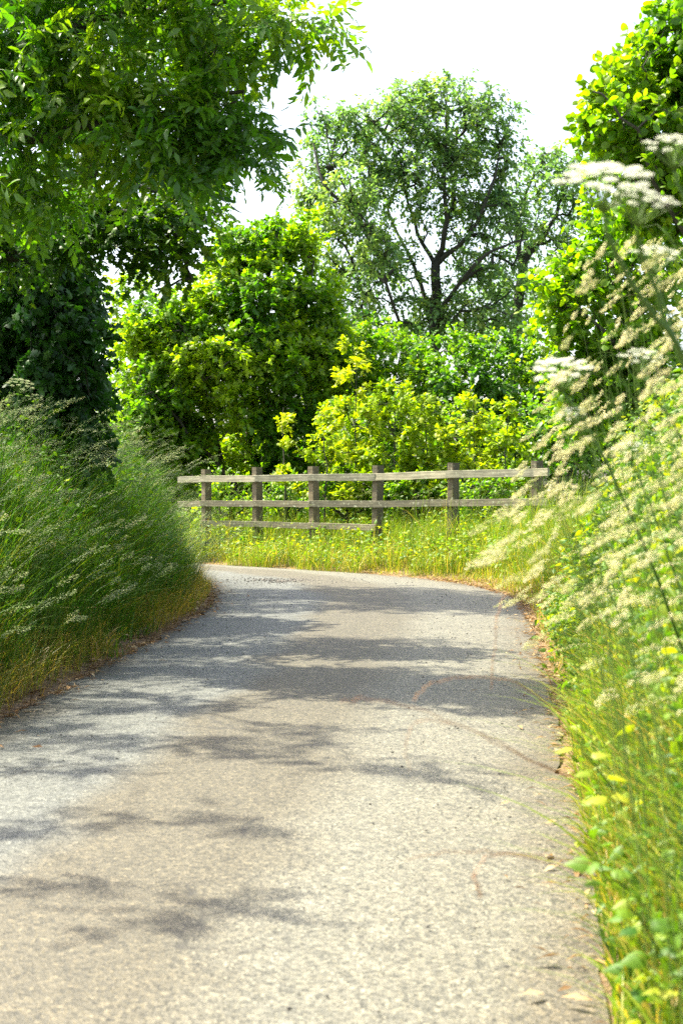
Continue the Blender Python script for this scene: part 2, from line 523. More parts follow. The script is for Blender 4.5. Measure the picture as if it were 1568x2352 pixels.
def grid_mesh():
    near_x = np.arange(-7, 7.01, 0.11)
    far_x = np.r_[7.3, 7.8, 8.6, 10, 12, 15, 20, 28, 40, 60, 100, 180, 320, 600]
    xs = np.r_[-far_x[::-1], near_x, far_x]
    ys = np.r_[-600, -300, -120, -50, -25, -14, -9, -7, np.arange(-6, 32, 0.11), 32.5, 33.5, 35, 37, 40, 44, 50, 60, 75, 100, 150, 250, 400, 700, 1200]
    X, Y = np.meshgrid(xs, ys)
    f = fields(X.ravel(), Y.ravel())
    Z = height(X.ravel(), Y.ravel(), f)
    n, m = len(ys), len(xs)
    i = np.arange((n - 1) * (m - 1)); r, c = i // (m - 1), i % (m - 1)
    a = r * m + c
    T = np.r_[np.c_[a, a + 1, a + m + 1], np.c_[a, a + m + 1, a + m]]
    b = Buf(); b.add(np.c_[X.ravel(), Y.ravel(), Z], T, f[0])
    o = b.build('ground', M_soil, smooth=True)
    tag(o, 'brown soil and thin turf of the banks beside the lane', 'ground', kind='structure')


grid_mesh()

nw = 26
u = np.linspace(0, 1, nw)
jl = 0.17 * (vnoise(Ls[:, 0] * 3 + 5, Ls[:, 1] * 3, 1) - .5) + 0.05 * (vnoise(Ls[:, 0] * 11, Ls[:, 1] * 11, 2) - .5)
jr = 0.17 * (vnoise(Rs[:, 0] * 3 + 5, Rs[:, 1] * 3, 4) - .5) + 0.05 * (vnoise(Rs[:, 0] * 11, Rs[:, 1] * 11, 5) - .5)
# pair the two edges by arc fraction of the centre bend
a_ = Ls[:, None] * (1 - u)[None, :, None] + Rs[:, None] * u[None, :, None]
dirv = unit(Rs - Ls)
a_ += (dirv * (jl - 0.03)[:, None])[:, None] * ((1 - u) ** 6)[None, :, None] + (dirv * (jr + 0.03)[:, None])[:, None] * (u ** 6)[None, :, None]
zz = 0.035 * (1 - (2 * u - 1) ** 2)[None] * np.ones((len(Ls), 1)) - 0.006
V = np.c_[a_.reshape(-1, 2), zz.ravel()]
n = len(Ls)
i = np.arange((n - 1) * (nw - 1)); r, c = i // (nw - 1), i % (nw - 1)
a = r * nw + c
b = Buf(); b.add(V, np.r_[np.c_[a, a + 1, a + nw + 1], np.c_[a, a + nw + 1, a + nw]], np.tile(u, n))
tag(b.build('road', M_road, smooth=True), 'narrow worn asphalt lane curving away to the left', 'road', kind='structure')

# ------------------------------------------------------------------ leaf templates (x = along, z = face normal)
LEAFLET = (np.array([(0, 0, 0), (.38, .15, .05), (.38, -.15, .05), (.40, 0, 0.0), (.75, .10, -.02), (.75, -.10, -.02), (.76, 0, -.06), (1, 0, -.16)]),
           np.array([(0, 3, 1), (0, 2, 3), (1, 3, 6), (1, 6, 4), (3, 2, 5), (3, 5, 6), (4, 6, 7), (6, 5, 7)]))
SIMPLE = (np.array([(0, 0, 0), (.45, .30, .06), (.45, -.30, .06), (.5, 0, 0), (1, 0, -.12)]),
          np.array([(0, 3, 1), (0, 2, 3), (1, 3, 4), (3, 2, 4)]))


def fan(pts, bow=0.10):
    pts = np.array(pts, float)
    z = -bow * (np.abs(pts[:, 1]) * 1.0) - 0.16 * pts[:, 0] ** 2
    V = np.r_[[(0.40, 0, 0.05)], np.c_[pts, z]]
    k = len(pts)
    T = [(0, 1 + i, 1 + (i + 1) % k) for i in range(k)]
    return V, np.array(T)


ROUND = fan([(0, 0), (.05, -.30), (.35, -.46), (.68, -.38), (.88, -.20), (1.02, 0), (.88, .20), (.68, .38), (.35, .46), (.05, .30)])
LOBED = fan([(0, 0), (-.02, -.28), (.22, -.26), (.40, -.52), (.52, -.22), (.78, -.26), (1.0, 0), (.78, .26), (.52, .22), (.40, .52), (.22, .26), (-.02, .28)])


def compound(droop, yaw):
    b = Buf()
    s = np.linspace(0, 1, 6)
    rach = np.c_[s, yaw * s ** 2, -droop * s ** 2]
    tube(b, rach, np.linspace(0.008, 0.004, 6), 3)
    for k in range(4):
        t = 0.28 + 0.18 * k
        p = np.array([t, yaw * t * t, -droop * t * t])
        for sg in (1, -1):
            if RNG.random() < .06:
                continue
            X = unit(np.array([[0.6, sg * 0.8, -0.40 + .35 * RNG.normal()]]) + .15 * rv(1))
            b.inst(*LEAFLET, p[None], X, np.array([[-.1, 0, 1.0]]) + 0.45 * rv(1), (0.42 - 0.035 * abs(k - 2)) * RNG.uniform(.8, 1.15), .5, 0, 1.25)
    b.inst(*LEAFLET, np.array([[1, yaw, -droop]]), np.array([[1, yaw * 2, -.2 - 2 * droop]]), np.array([[0.2, 0, 1.0]]), 0.44, .5, 0, 1.25)
    return np.concatenate(b.V), np.concatenate(b.T)


COMPOUND = [compound(d_, y_) for d_, y_ in ((.15, .1), (.3, -.15), (.45, .05), (.22, .25), (.6, -.1), (.38, -.3))]
POINTED = fan([(0, 0), (.10, -.22), (.30, -.36), (.42, -.30), (.58, -.28), (.72, -.17), (1.05, 0), (.72, .17), (.58, .28), (.42, .30), (.30, .36), (.10, .22)], .35)
SEED = (np.array([(0, 0, 0), (.4, .16, .0), (.4, -.08, .14), (.4, -.08, -.14), (1, 0, 0)]),
        np.array([(0, 1, 2), (0, 2, 3), (0, 3, 1), (4, 2, 1), (4, 3, 2), (4, 1, 3)]))
STONE = None


# ------------------------------------------------------------------ trees
def in_clumps(clumps, per):
    """attractor points inside ellipsoids given as (px, py, Y, rx_px, ry_px, depth_m)"""
    out = []
    for cl_ in clumps:
        if cl_[0] == 'w':           # world-space clump: x, y, z, rx, ry, rz, count
            _, x, y, z, rx, ry, rz, k = cl_
            out.append(np.array([x, y, z]) + rv(k) * (RNG.random((k, 1)) ** 0.4) * np.array([rx, ry, rz]))
            continue
        px, py, Y, rx, ry, rz = cl_
        k = max(3, int(per * rx * ry / 10000.0))
        d = rv(k) * (RNG.random((k, 1)) ** 0.45)
        c = P(px, py, Y)
        out.append(c + d * np.array([rx / F * Y, rz, ry / F * Y]))
    return np.concatenate(out)


def limb(pts, r0, r1, n=10, wob=0.04):
    """smooth limb through photo points (px, py, Y)"""
    w_ = np.array([P(*p) for p in pts])
    s = np.linspace(0, 1, len(w_)); t = np.linspace(0, 1, n)
    q = np.c_[tuple(np.interp(t, s, w_[:, j]) for j in range(3))]
    for _ in range(2):
        q[1:-1] = (q[:-2] + 2 * q[1:-1] + q[2:]) / 4
    q[1:-1] += RNG.normal(size=(n - 2, 3)) * wob
    return q, np.linspace(r0, r1, n)


def grow(limbs, att, twig_r=0.006, bend=0.15):
    """join attractor points to the limbs, nearest first; returns twig ends, their directions and a wood buffer"""
    wood = Buf()
    nodes = []
    for q, r in limbs:
        tube(wood, q, r, 8)
        nodes.append(q[len(q) // 4:])
    base = np.concatenate(nodes)
    N = list(base); par = [-1] * len(N)
    arr = np.array(N)
    d0 = np.min(np.linalg.norm(att[:, None] - base[None], axis=2), axis=1)
    order = np.argsort(d0)
    arr = np.empty((len(base) + len(att) * 2, 3)); arr[:len(base)] = base
    cnt = len(base); par = np.full(len(arr), -1); is_tip = np.zeros(len(arr), bool)
    for i in order:
        p = att[i]
        dv = p - arr[:cnt]
        dist = np.linalg.norm(dv, axis=1)
        cost = dist * (1.15 - 0.35 * dv[:, 2] / np.maximum(dist, 1e-6))
        j = int(np.argmin(cost))
        mid = (arr[j] + p) / 2 + RNG.normal(size=3) * bend * dist[j] * .5 + np.array([0, 0, bend * dist[j] * .4])
        arr[cnt] = mid; par[cnt] = j
        arr[cnt + 1] = p; par[cnt + 1] = cnt; is_tip[cnt + 1] = True
        cnt += 2
    arr, par, is_tip = arr[:cnt], par[:cnt], is_tip[:cnt]
    load = np.ones(cnt)
    for k in range(cnt - 1, len(base) - 1, -1):
        load[par[k]] += load[k]
    rr = twig_r * np.sqrt(load)
    k = np.arange(len(base), cnt)
    pj = par[k]
    curves = np.stack([arr[pj], arr[k]], axis=1)
    rmax = max(np.max(limbs[0][1]) * 0.6, twig_r * 2)
    r_hi = np.minimum(np.where(pj < len(base), rr[k] * 1.1, np.minimum(rr[pj], rr[k] * 1.3)), rmax)
    tubes(wood, curves, r_hi, np.minimum(rr[k], rmax), 4)
    tips = np.where(is_tip)[0]
    return arr[tips], unit(arr[tips] - arr[par[tips]]), wood


def foliage(tips, dirs, tpl, wood, twigs=4, leaves=6, tw_len=0.4, size=0.08, droop=0.2, up=0.9, spread=0.9,
            twig_r=0.003, tone_c=None, jitter=0.3, outward=0.5, wide=None, tone_amp=0.35, hang=0.1):
    """leafy twigs at every tip; returns a leaf buffer"""
    b = Buf()
    k = len(tips) * twigs
    base = np.repeat(tips, twigs, axis=0)
    d = unit(np.repeat(dirs, twigs, axis=0) * outward + rv(k) * spread + np.array([0, 0, 0.12]))
    L = tw_len * RNG.uniform(0.5, 1.25, k)
    t = np.linspace(0, 1, 5)
    cv = base[:, None] + d[:, None] * (L[:, None] * t)[:, :, None]
    cv[:, :, 2] -= droop * L[:, None] * t ** 2
    if wood is not None:
        tubes(wood, cv, twig_r, twig_r * .45, 3)
    tips_tone = (vnoise(base[:, 0] * 1.3, base[:, 2] * 1.3 + base[:, 1], 9) - .5) * tone_amp
    for i in range(leaves):
        s = (i + 0.6 + RNG.uniform(-.35, .35, k)) / leaves
        s = np.clip(s, 0.08, 1)
        p = base + d * (L * s)[:, None]
        p[:, 2] -= droop * L * s ** 2
        side = rv(k)
        side -= d * np.sum(side * d, axis=1, keepdims=True)
        X = unit(d * 0.65 + unit(side) * 0.8 + np.array([0, 0, -hang]))
        Nn = unit(np.array([0, 0, up]) + rv(k) * 0.6)
        tone = np.clip((tone_c if tone_c is not None else 0.45) + tips_tone + RNG.normal(size=k) * jitter * .6, 0, 1)
        if isinstance(tpl, list):
            pick = RNG.integers(0, len(tpl), k); sz = size * RNG.uniform(0.6, 1.25, k)
            for q_ in range(len(tpl)):
                mk = pick == q_
                b.inst(*tpl[q_], p[mk], X[mk], Nn[mk], sz[mk], tone[mk], 0, wide)
            continue
        b.inst(*tpl, p, X, Nn, size * RNG.uniform(0.65, 1.25, k), tone, 0, wide)
    return b


def tree(name, label, cat, clumps, limbs, per, tpl, mat, bark, group=None, bend=0.15, twig_node=0.006, sub=None, **kw):
    lm2 = []
    for q, r in limbs:
        gz = float(height(q[:1, 0], q[:1, 1])[0])
        if q[0][2] < 1.7 and q[0][2] > gz:
            q = np.r_[[[q[0][0], q[0][1], gz - .15]], q]; r = np.r_[[r[0] * 1.15], r]
        lm2.append((q, r))
    limbs = lm2
    att = in_clumps(clumps, per)
    tips, dirs, wood = grow(limbs, att, twig_node, bend)
    lv = foliage(tips, dirs, tpl, wood, **kw)
    base = limbs[0][0][0].copy()
    root = thing(name, base, label, cat, group)
    wood.build('trunk', bark, root, smooth=True)
    lv.build('crown', mat, root)
    print(name, 'leaf tris', sum(len(t) for t in lv.T), 'wood', sum(len(t) for t in wood.T))
    return root


# --- far hawthorn-like trees across the field
F1 = 60.0
lim = [limb([(990, 1130, F1), (995, 800, F1), (1000, 600, F1)], .30, .20, 12),
       limb([(1000, 610, F1), (960, 540, F1 + 1), (930, 440, F1 + 1), (900, 330, F1)], .11, .03, 10),
       limb([(1000, 600, F1), (1030, 520, F1 - 1), (1010, 420, F1 - 1), (1030, 290, F1), (1020, 220, F1)], .13, .03, 12),
       limb([(1000, 610, F1), (1080, 540, F1 - 1), (1130, 440, F1 - 2), (1150, 330, F1 - 1)], .12, .03, 10),
       limb([(985, 900, F1), (920, 760, F1 - 1), (880, 640, F1 - 2), (870, 540, F1 - 2), (800, 470, F1 - 2), (770, 380, F1 - 1)], .085, .03, 14),
       limb([(870, 590, F1 - 2), (810, 480, F1 - 3), (740, 430, F1 - 3), (720, 330, F1 - 2)], .12, .04, 10),
       limb([(1000, 730, F1), (1090, 600, F1 - 2), (1160, 555, F1 - 2), (1210, 550, F1 - 2)], .10, .03, 10),
       limb([(1005, 800, F1), (960, 640, F1 + 2), (890, 480, F1 + 2)], .14, .05, 10)]
cl = [(800, 440, F1 - 3.5, 70, 60, 1), (860, 560, F1 - 3.5, 60, 70, 1), (760, 290, F1, 70, 70, 1.8), (740, 380, F1, 60, 70, 1.8), (720, 460, F1, 45, 50, 1.5), (850, 300, F1, 80, 60, 2), (900, 260, F1, 70, 60, 2.2), (960, 220, F1, 70, 45, 2.2), (1030, 215, F1, 75, 40, 2.2),
      (1110, 250, F1, 75, 45, 2), (1150, 310, F1, 50, 50, 2), (1000, 300, F1, 110, 70, 2.8), (1080, 360, F1, 100, 80, 2.6), (960, 400, F1, 110, 80, 2.8), (860, 400, F1, 80, 70, 2.4), (820, 500, F1, 90, 50, 2.2),
      (740, 540, F1, 60, 40, 1.8), (1030, 480, F1, 110, 60, 2.6), (1130, 450, F1, 70, 70, 2.2), (1170, 520, F1, 60, 50, 2), (1080, 600, F1, 80, 60, 2.2), (900, 600, F1, 80, 60, 2.2), (800, 640, F1, 80, 60, 2),
      (840, 720, F1, 90, 50, 2), (1000, 700, F1, 100, 70, 2.2), (1080, 730, F1, 80, 60, 2), (930, 760, F1, 80, 50, 2), (760, 600, F1, 50, 40, 1.6), (1140, 640, F1, 60, 60, 2), (1150, 740, F1, 60, 50, 2)]
tree('field_tree', 'tall spreading tree with dark forked limbs against the white sky', 'tree', cl, lim, 52, SIMPLE, M_far_haze, M_barkd,
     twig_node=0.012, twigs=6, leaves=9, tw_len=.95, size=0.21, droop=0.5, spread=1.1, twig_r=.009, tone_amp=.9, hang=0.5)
F2 = 66.0
lim = [limb([(1170, 1130, F2), (1180, 780, F2), (1200, 600, F2), (1215, 560, F2)], .30, .2, 12),
       limb([(1205, 600, F2), (1250, 540, F2), (1290, 470, F2), (1310, 400, F2)], .14, .04, 10),
       limb([(1200, 620, F2), (1180, 540, F2), (1210, 440, F2), (1240, 370, F2)], .14, .04, 10)]
cl = [(1230, 370, F2, 70, 45, 2), (1300, 380, F2, 70, 45, 2), (1340, 390, F2, 40, 40, 2), (1260, 450, F2, 90, 50, 2.2), (1330, 470, F2, 50, 60, 2), (1220, 540, F2, 80, 50, 2), (1300, 560, F2, 70, 60, 2), (1180, 480, F2, 60, 50, 2),
      (1180, 640, F2, 70, 50, 2), (1260, 660, F2, 70, 60, 2), (1180, 740, F2, 70, 40, 2), (1130, 690, F2, 40, 60, 2)]
tree('field_tree', 'smaller rounded tree half behind the tall spreading one, at its right', 'tree', cl, lim, 44, SIMPLE, M_far_haze, M_barkd,
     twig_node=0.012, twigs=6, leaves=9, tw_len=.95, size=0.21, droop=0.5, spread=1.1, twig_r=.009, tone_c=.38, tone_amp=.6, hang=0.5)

# --- bright maple behind the fence
MZ = 30.5
lim = [limb([(560, 1110, MZ), (575, 900, MZ), (600, 740, MZ), (625, 600, MZ), (640, 530, MZ)], .10, .02, 14, .03),
       limb([(520, 1110, MZ), (480, 930, MZ - .5), (430, 780, MZ - 1), (380, 690, MZ - 1)], .07, .02, 12, .03),
       limb([(590, 1110, MZ), (650, 900, MZ), (700, 740, MZ), (720, 600, MZ)], .07, .02, 12, .03),
       limb([(545, 1110, MZ + .5), (530, 900, MZ + 1), (510, 700, MZ + 1), (520, 580, MZ + 1)], .07, .02, 12, .03),
       limb([(540, 1110, MZ - .3), (440, 1000, MZ - 1), (350, 900, MZ - 1.4)], .05, .02, 10, .03)]
cl = [(300, 1060, MZ - .8, 80, 60, .8), (400, 980, MZ - .8, 90, 60, .9), (600, 980, MZ - .8, 100, 50, .9), (380, 1040, MZ - .8, 90, 60, .8), (480, 1090, MZ, 120, 60, .7), (640, 1100, MZ, 130, 60, .7), (640, 540, MZ, 55, 50, .9), (700, 560, MZ, 45, 60, .8), (600, 600, MZ, 90, 70, 1.1), (530, 580, MZ, 60, 55, .9), (500, 680, MZ - .3, 80, 70, 1.1), (610, 700, MZ - .4, 100, 80, 1.4), (700, 680, MZ, 70, 80, 1.2),
      (755, 720, MZ, 40, 60, .8), (440, 730, MZ - .6, 80, 60, 1), (380, 760, MZ - .6, 80, 70, 1), (320, 800, MZ - .6, 55, 70, .8), (350, 880, MZ - .8, 80, 80, 1), (450, 840, MZ - 1, 90, 70, 1.1), (560, 830, MZ - 1, 100, 80, 1.3),
      (670, 830, MZ - .8, 90, 80, 1.2), (740, 830, MZ - .3, 60, 80, 1), (420, 930, MZ - .8, 70, 50, .9), (330, 960, MZ - .8, 55, 60, .8), (540, 920, MZ - .8, 90, 40, 1), (680, 930, MZ - .5, 80, 50, 1), (760, 930, MZ, 50, 70, .8), (440, 1010, MZ - .8, 60, 40, .6),
      (640, 1020, MZ + .6, 120, 50, .7), (520, 1030, MZ + .9, 100, 40, .6), (760, 1030, MZ + .6, 60, 40, .6)]
tree('maple_tree', 'bright green broad maple behind the left end of the fence', 'tree', cl, lim, 82, LOBED, M_maple, M_bark,
     twig_node=.0032, twigs=5, leaves=9, tw_len=.40, size=.115, droop=.15, twig_r=.0025, tone_amp=1.1, tone_c=.55, up=.8)
# --- paler tree farther left
lz = 33.0
lim = [limb([(300, 1110, lz), (310, 850, lz), (300, 680, lz)], .09, .02, 10, .03)]
cl = [(290, 690, lz, 40, 55, .8), (330, 650, lz, 35, 45, .7), (300, 780, lz, 60, 60, 1), (350, 760, lz, 50, 60, 1), (290, 900, lz, 50, 80, 1), (270, 1000, lz, 60, 60, 1)]
tree('young_tree', 'pale thin-topped tree showing in the gap beside the ivy mass', 'tree', cl, lim, 55, LOBED, M_maple, M_bark,
     twig_node=.0035, twigs=5, leaves=7, tw_len=.45, size=.11, droop=.1, twig_r=.003, tone_c=.75)

# --- hedge bushes behind the fence
def bush(name, label, cat, cx, by, Y, cl, mat, tpl, per=30, stems=4, spreadpx=60, top=None, **kw):
    lim = []
    for i in range(stems):
        c_ = cl[int(i * len(cl) / stems)]
        lim.append(limb([(cx + RNG.uniform(-12, 12), by, Y), ((cx + c_[0]) / 2, (by + c_[1]) / 2, Y), (c_[0], c_[1], c_[2])], .04, .012, 9, .02))
    return tree(name, label, cat, cl, lim, per, tpl, mat, M_bark, **kw)


bush('hedge_bush', 'yellow-green leafy bush rising between the maple and the far tree', 'bush', 850, 1110, 31.5,
     [(800, 790, 31.5, 50, 50, .9), (860, 790, 31.5, 60, 50, 1), (920, 810, 31, 60, 50, 1), (830, 870, 31, 70, 60, 1), (910, 890, 31, 70, 60, 1), (860, 960, 31, 80, 60, 1), (850, 1040, 31, 90, 50, .9), (960, 850, 31, 40, 50, .9)],
     M_maple, LOBED, 60, tone_c=.72, twigs=5, leaves=8, tw_len=.4, size=.11, twig_node=.0032, tone_amp=.7)
bush('hedge_bush', 'fresh green rounded hazel bush below the far tree trunks', 'bush', 1100, 1110, 30.0,
     [(1010, 810, 30, 60, 45, .9), (1080, 800, 30, 60, 40, 1), (1160, 800, 30, 60, 40, 1), (1220, 820, 30, 50, 50, 1), (1050, 880, 29.6, 70, 60, 1), (1150, 880, 29.6, 80, 60, 1), (1230, 900, 29.6, 50, 60, .9), (980, 870, 30, 50, 50, .8),
      (1080, 970, 29.8, 80, 60, .9), (1180, 970, 29.8, 80, 60, .9), (1120, 1050, 29.8, 110, 50, .8), (1250, 1000, 30, 50, 80, .8)],
     M_bush, ROUND, 60, stems=5, twigs=5, leaves=8, tw_len=.4, size=.095, twig_node=.0032, tone_amp=.9)
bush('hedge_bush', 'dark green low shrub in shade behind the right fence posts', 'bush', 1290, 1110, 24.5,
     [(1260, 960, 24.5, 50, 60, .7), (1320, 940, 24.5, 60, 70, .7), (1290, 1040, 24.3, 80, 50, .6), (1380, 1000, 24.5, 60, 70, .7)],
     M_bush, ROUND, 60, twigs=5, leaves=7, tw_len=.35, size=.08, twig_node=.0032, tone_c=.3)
bush('hedge_bush', 'long dark hawthorn hedge closing the view behind the rails', 'hedge', 800, 1110, 33.0,
     [(px_, py_, 33.0 + .3 * ((px_ // 10) % 3), 75, 48, .8) for px_ in range(300, 1420, 100) for py_ in (925, 1000, 1070, 1130, 1170)] + [(px_, py_, 33.2, 75, 50, .8) for px_ in range(380, 860, 90) for py_ in (770, 850)],
     M_ivy, SIMPLE, 55, stems=8, twigs=5, leaves=8, tw_len=.45, size=.13, twig_node=.0032, tone_c=.7)

# --- yellow maple saplings just behind the rails
def sapling(label, cx, by, top, Y, wpx, per=42, tone=.6, group='yellow maple saplings behind the fence'):
    h = by - top
    cl = []
    k = max(4, int(h / 34))
    for i in range(k):
        f_ = i / (k - 1)
        ww = wpx * (1 - 0.7 * f_ ** 1.6) * (0.45 + 0.5 * RNG.random())
        for sg_ in ((-1, 1) if wpx > 40 else (0,)):
            cl.append((cx + (sg_ * .55 + RNG.uniform(-.35, .35)) * wpx * (1 - .8 * f_ ** 1.5), by - 20 - f_ * (h - 30) + RNG.uniform(-22, 22), Y + RNG.uniform(-.25, .25), ww * .8, 13 + 12 * RNG.random(), .25 + ww / 250))
    lim = [limb([(cx, by + 25, Y), (cx + RNG.uniform(-10, 10), (by + top) / 2, Y), (cx + RNG.uniform(-5, 5), top, Y)], .018, .005, 9, .012)]
    tree('maple_sapling', label, 'sapling', cl, lim, per * 2.2, LOBED, M_yellow, M_bark, group=group,
         twig_node=.0016, twigs=4, leaves=5, tw_len=.17, size=.095, droop=.1, twig_r=.002, tone_c=tone, up=1.4, outward=.8)


for lab, cx_, Y_, wd_, tn_ in (('low bramble tangle behind the leftmost rails', 530, 26.6, 70, .5), ('low bramble mound between the second and third posts', 660, 25.9, 75, .6),
                          ('dense low bramble below the golden sapling', 800, 25.3, 80, .55), ('low bramble spilling round the fourth post', 950, 24.6, 80, .65), ('low bramble at the right end of the rails', 1120, 23.6, 90, .6)):
    bush('bramble_bush', lab, 'bush', cx_, 1200, Y_, [(cx_ - wd_ * .6, 1150, Y_, wd_ * .6, 38, .4), (cx_ + wd_ * .5, 1160, Y_, wd_ * .6, 34, .4), (cx_, 1120, Y_, wd_ * .7, 36, .4)],
         M_maple, POINTED, 70, stems=3, twigs=4, leaves=6, tw_len=.28, size=.085, twig_node=.002, tone_c=tn_, tone_amp=.8)
bush('hedge_bush', 'soft lime-green bank of young maple growth wrapped round the yellow saplings', 'bush', 960, 1195, 27.0,
     [(800, 960, 27, 60, 60, .6), (880, 930, 27, 60, 50, .6), (960, 950, 27, 60, 50, .6), (1040, 975, 27, 60, 50, .6), (1120, 990, 26.5, 60, 50, .6), (1180, 1010, 26, 50, 50, .5),
      (780, 1050, 27, 60, 50, .6), (870, 1040, 26.6, 70, 60, .6), (960, 1050, 26.4, 70, 60, .6), (1050, 1060, 26.2, 70, 60, .6), (1140, 1080, 25.8, 70, 50, .6)],
     M_maple, LOBED, 42, stems=6, twigs=4, leaves=7, tw_len=.34, size=.095, twig_node=.0025, tone_c=.75, tone_amp=.8)
sapling('thin yellow maple sapling standing alone in front of the dark shade', 655, 1120, 935, 25.4, 28, 34, .75)
sapling('short yellow maple sapling just right of the thin lone one', 745, 1160, 960, 25.0, 46, 34, .55)
sapling('tall golden maple sapling with a narrow top before the green bush', 815, 1180, 800, 25.8, 75, 40, .75)
sapling('broad yellow-green maple sapling above the middle fence posts', 905, 1180, 860, 25.2, 105, 40, .5)
sapling('bushy yellow maple sapling left of the fourth fence post', 975, 1180, 900, 25.0, 70, 44, .45)
sapling('open yellow sapling with gaps behind the fourth and fifth posts', 1085, 1180, 915, 24.6, 85, 36, .6)
sapling('low yellow sapling near the right end of the rails', 1165, 1185, 950, 24.2, 60, 36, .45)

# --- right-hand hazels
HZ = 9.0
lim = [limb([(1640, 1050, HZ), (1610, 700, HZ), (1560, 420, HZ), (1530, 200, HZ)], .06, .012, 12, .03),
       limb([(1600, 620, HZ), (1500, 400, HZ - .3), (1420, 250, HZ - .4), (1360, 210, HZ - .4)], .016, .005, 10, .02),
       limb([(1590, 560, HZ), (1480, 420, HZ - .2), (1380, 320, HZ - .2)], .014, .005, 10, .02)]
cl = [(1540, 40, HZ, 45, 55, .5), (1500, 120, HZ, 60, 50, .5), (1560, 160, HZ, 70, 70, .6), (1430, 160, HZ - .2, 40, 28, .3), (1470, 220, HZ, 80, 50, .5), (1390, 215, HZ - .3, 35, 25, .25), (1400, 290, HZ - .2, 70, 40, .4), (1340, 290, HZ - .3, 30, 22, .25),
      (1500, 310, HZ, 90, 60, .6), (1420, 360, HZ, 60, 36, .4), (1570, 350, HZ, 80, 80, .6), (1500, 420, HZ, 90, 60, .6), (1570, 500, HZ, 70, 80, .6), (1480, 500, HZ + .3, 80, 50, .6), (1600, 200, HZ, 60, 120, .6)]
tree('hazel_tree', 'hazel with large round backlit leaves, tallest thing on the right bank', 'tree', cl, lim, 60, ROUND, M_hazel, M_bark,
     twig_node=.0015, twigs=4, leaves=8, tw_len=.17, size=.050, droop=.15, twig_r=.0018, up=.5, tone_amp=.9, tone_c=.55)
HZ2 = 13.5
lim = [limb([(1560, 1060, HZ2), (1520, 850, HZ2), (1440, 680, HZ2), (1380, 560, HZ2)], .06, .015, 12, .03),
       limb([(1530, 900, HZ2), (1400, 780, HZ2 - .3), (1280, 680, HZ2 - .3)], .035, .008, 10, .02)]
cl = [(1390, 520, HZ2, 70, 45, .6), (1460, 560, HZ2, 80, 60, .7), (1360, 590, HZ2, 70, 50, .6), (1300, 630, HZ2 - .2, 45, 30, .4), (1245, 655, HZ2 - .3, 22, 18, .25), (1330, 680, HZ2, 90, 50, .7), (1275, 715, HZ2 - .2, 40, 36, .4),
      (1430, 680, HZ2, 90, 70, .8), (1520, 640, HZ2, 70, 90, .8), (1310, 770, HZ2, 70, 50, .6), (1400, 800, HZ2, 100, 70, .8), (1500, 800, HZ2, 90, 90, .8), (1330, 860, HZ2, 70, 60, .6), (1430, 920, HZ2, 110, 80, .8), (1340, 960, HZ2, 60, 60, .5), (1540, 950, HZ2, 80, 90, .8)]
tree('hazel_tree', 'lower hazel with yellow-green leaves behind the pale grass heads on the right', 'tree', cl, lim, 56, ROUND, M_hazel, M_bark,
     twig_node=.002, twigs=4, leaves=7, tw_len=.24, size=.068, droop=.15, twig_r=.002, up=.7, tone_c=.6, tone_amp=.5)

# --- left-hand trees
# ivy mass
IZ = 14.0
lim = [limb([(40, 1080, IZ), (50, 850, IZ), (70, 650, IZ), (60, 450, IZ)], .20, .10, 12, .03),
       limb([(60, 800, IZ), (140, 700, IZ - .3), (200, 620, IZ - .3)], .08, .02, 10, .03),
       limb([(50, 900, IZ), (150, 860, IZ - .3), (220, 830, IZ - .3)], .08, .02, 10, .03)]
cl = [(60, 520, IZ, 130, 70, 1), (30, 640, IZ, 90, 70, 1), (120, 640, IZ - .2, 90, 60, .9), (170, 615, IZ - .2, 50, 40, .6), (195, 700, IZ - .2, 45, 60, .6), (120, 740, IZ - .3, 90, 70, .9), (30, 760, IZ, 90, 80, 1), (210, 800, IZ - .3, 45, 60, .6),
      (140, 850, IZ - .4, 90, 70, .9), (40, 880, IZ, 90, 80, 1), (210, 890, IZ - .3, 40, 50, .6), (120, 950, IZ - .3, 100, 50, .8), (-40, 820, IZ, 100, 220, 1.2), (150, 1010, IZ, 100, 50, .8), (30, 1000, IZ, 100, 60, .8)]
tree('ivy_covered_tree', 'dark ivy-covered tree mass behind the tall grass at the left edge', 'tree', cl, lim, 60, LOBED, M_ivy, M_barkd,
     twig_node=.003, twigs=4, leaves=7, tw_len=.26, size=.085, droop=.5, twig_r=.002, up=.55, tone_amp=.6, hang=.7)
# the unseen left and upper parts of both ash crowns, which shade the lane
def over(gx, gy, z, rx, ry, k, rz=.5):
    t_ = z / math.tan(SUN_EL)
    return ('w', gx + SUN_DIR.x * t_, gy + SUN_DIR.y * t_, z, rx, ry, rz, k)


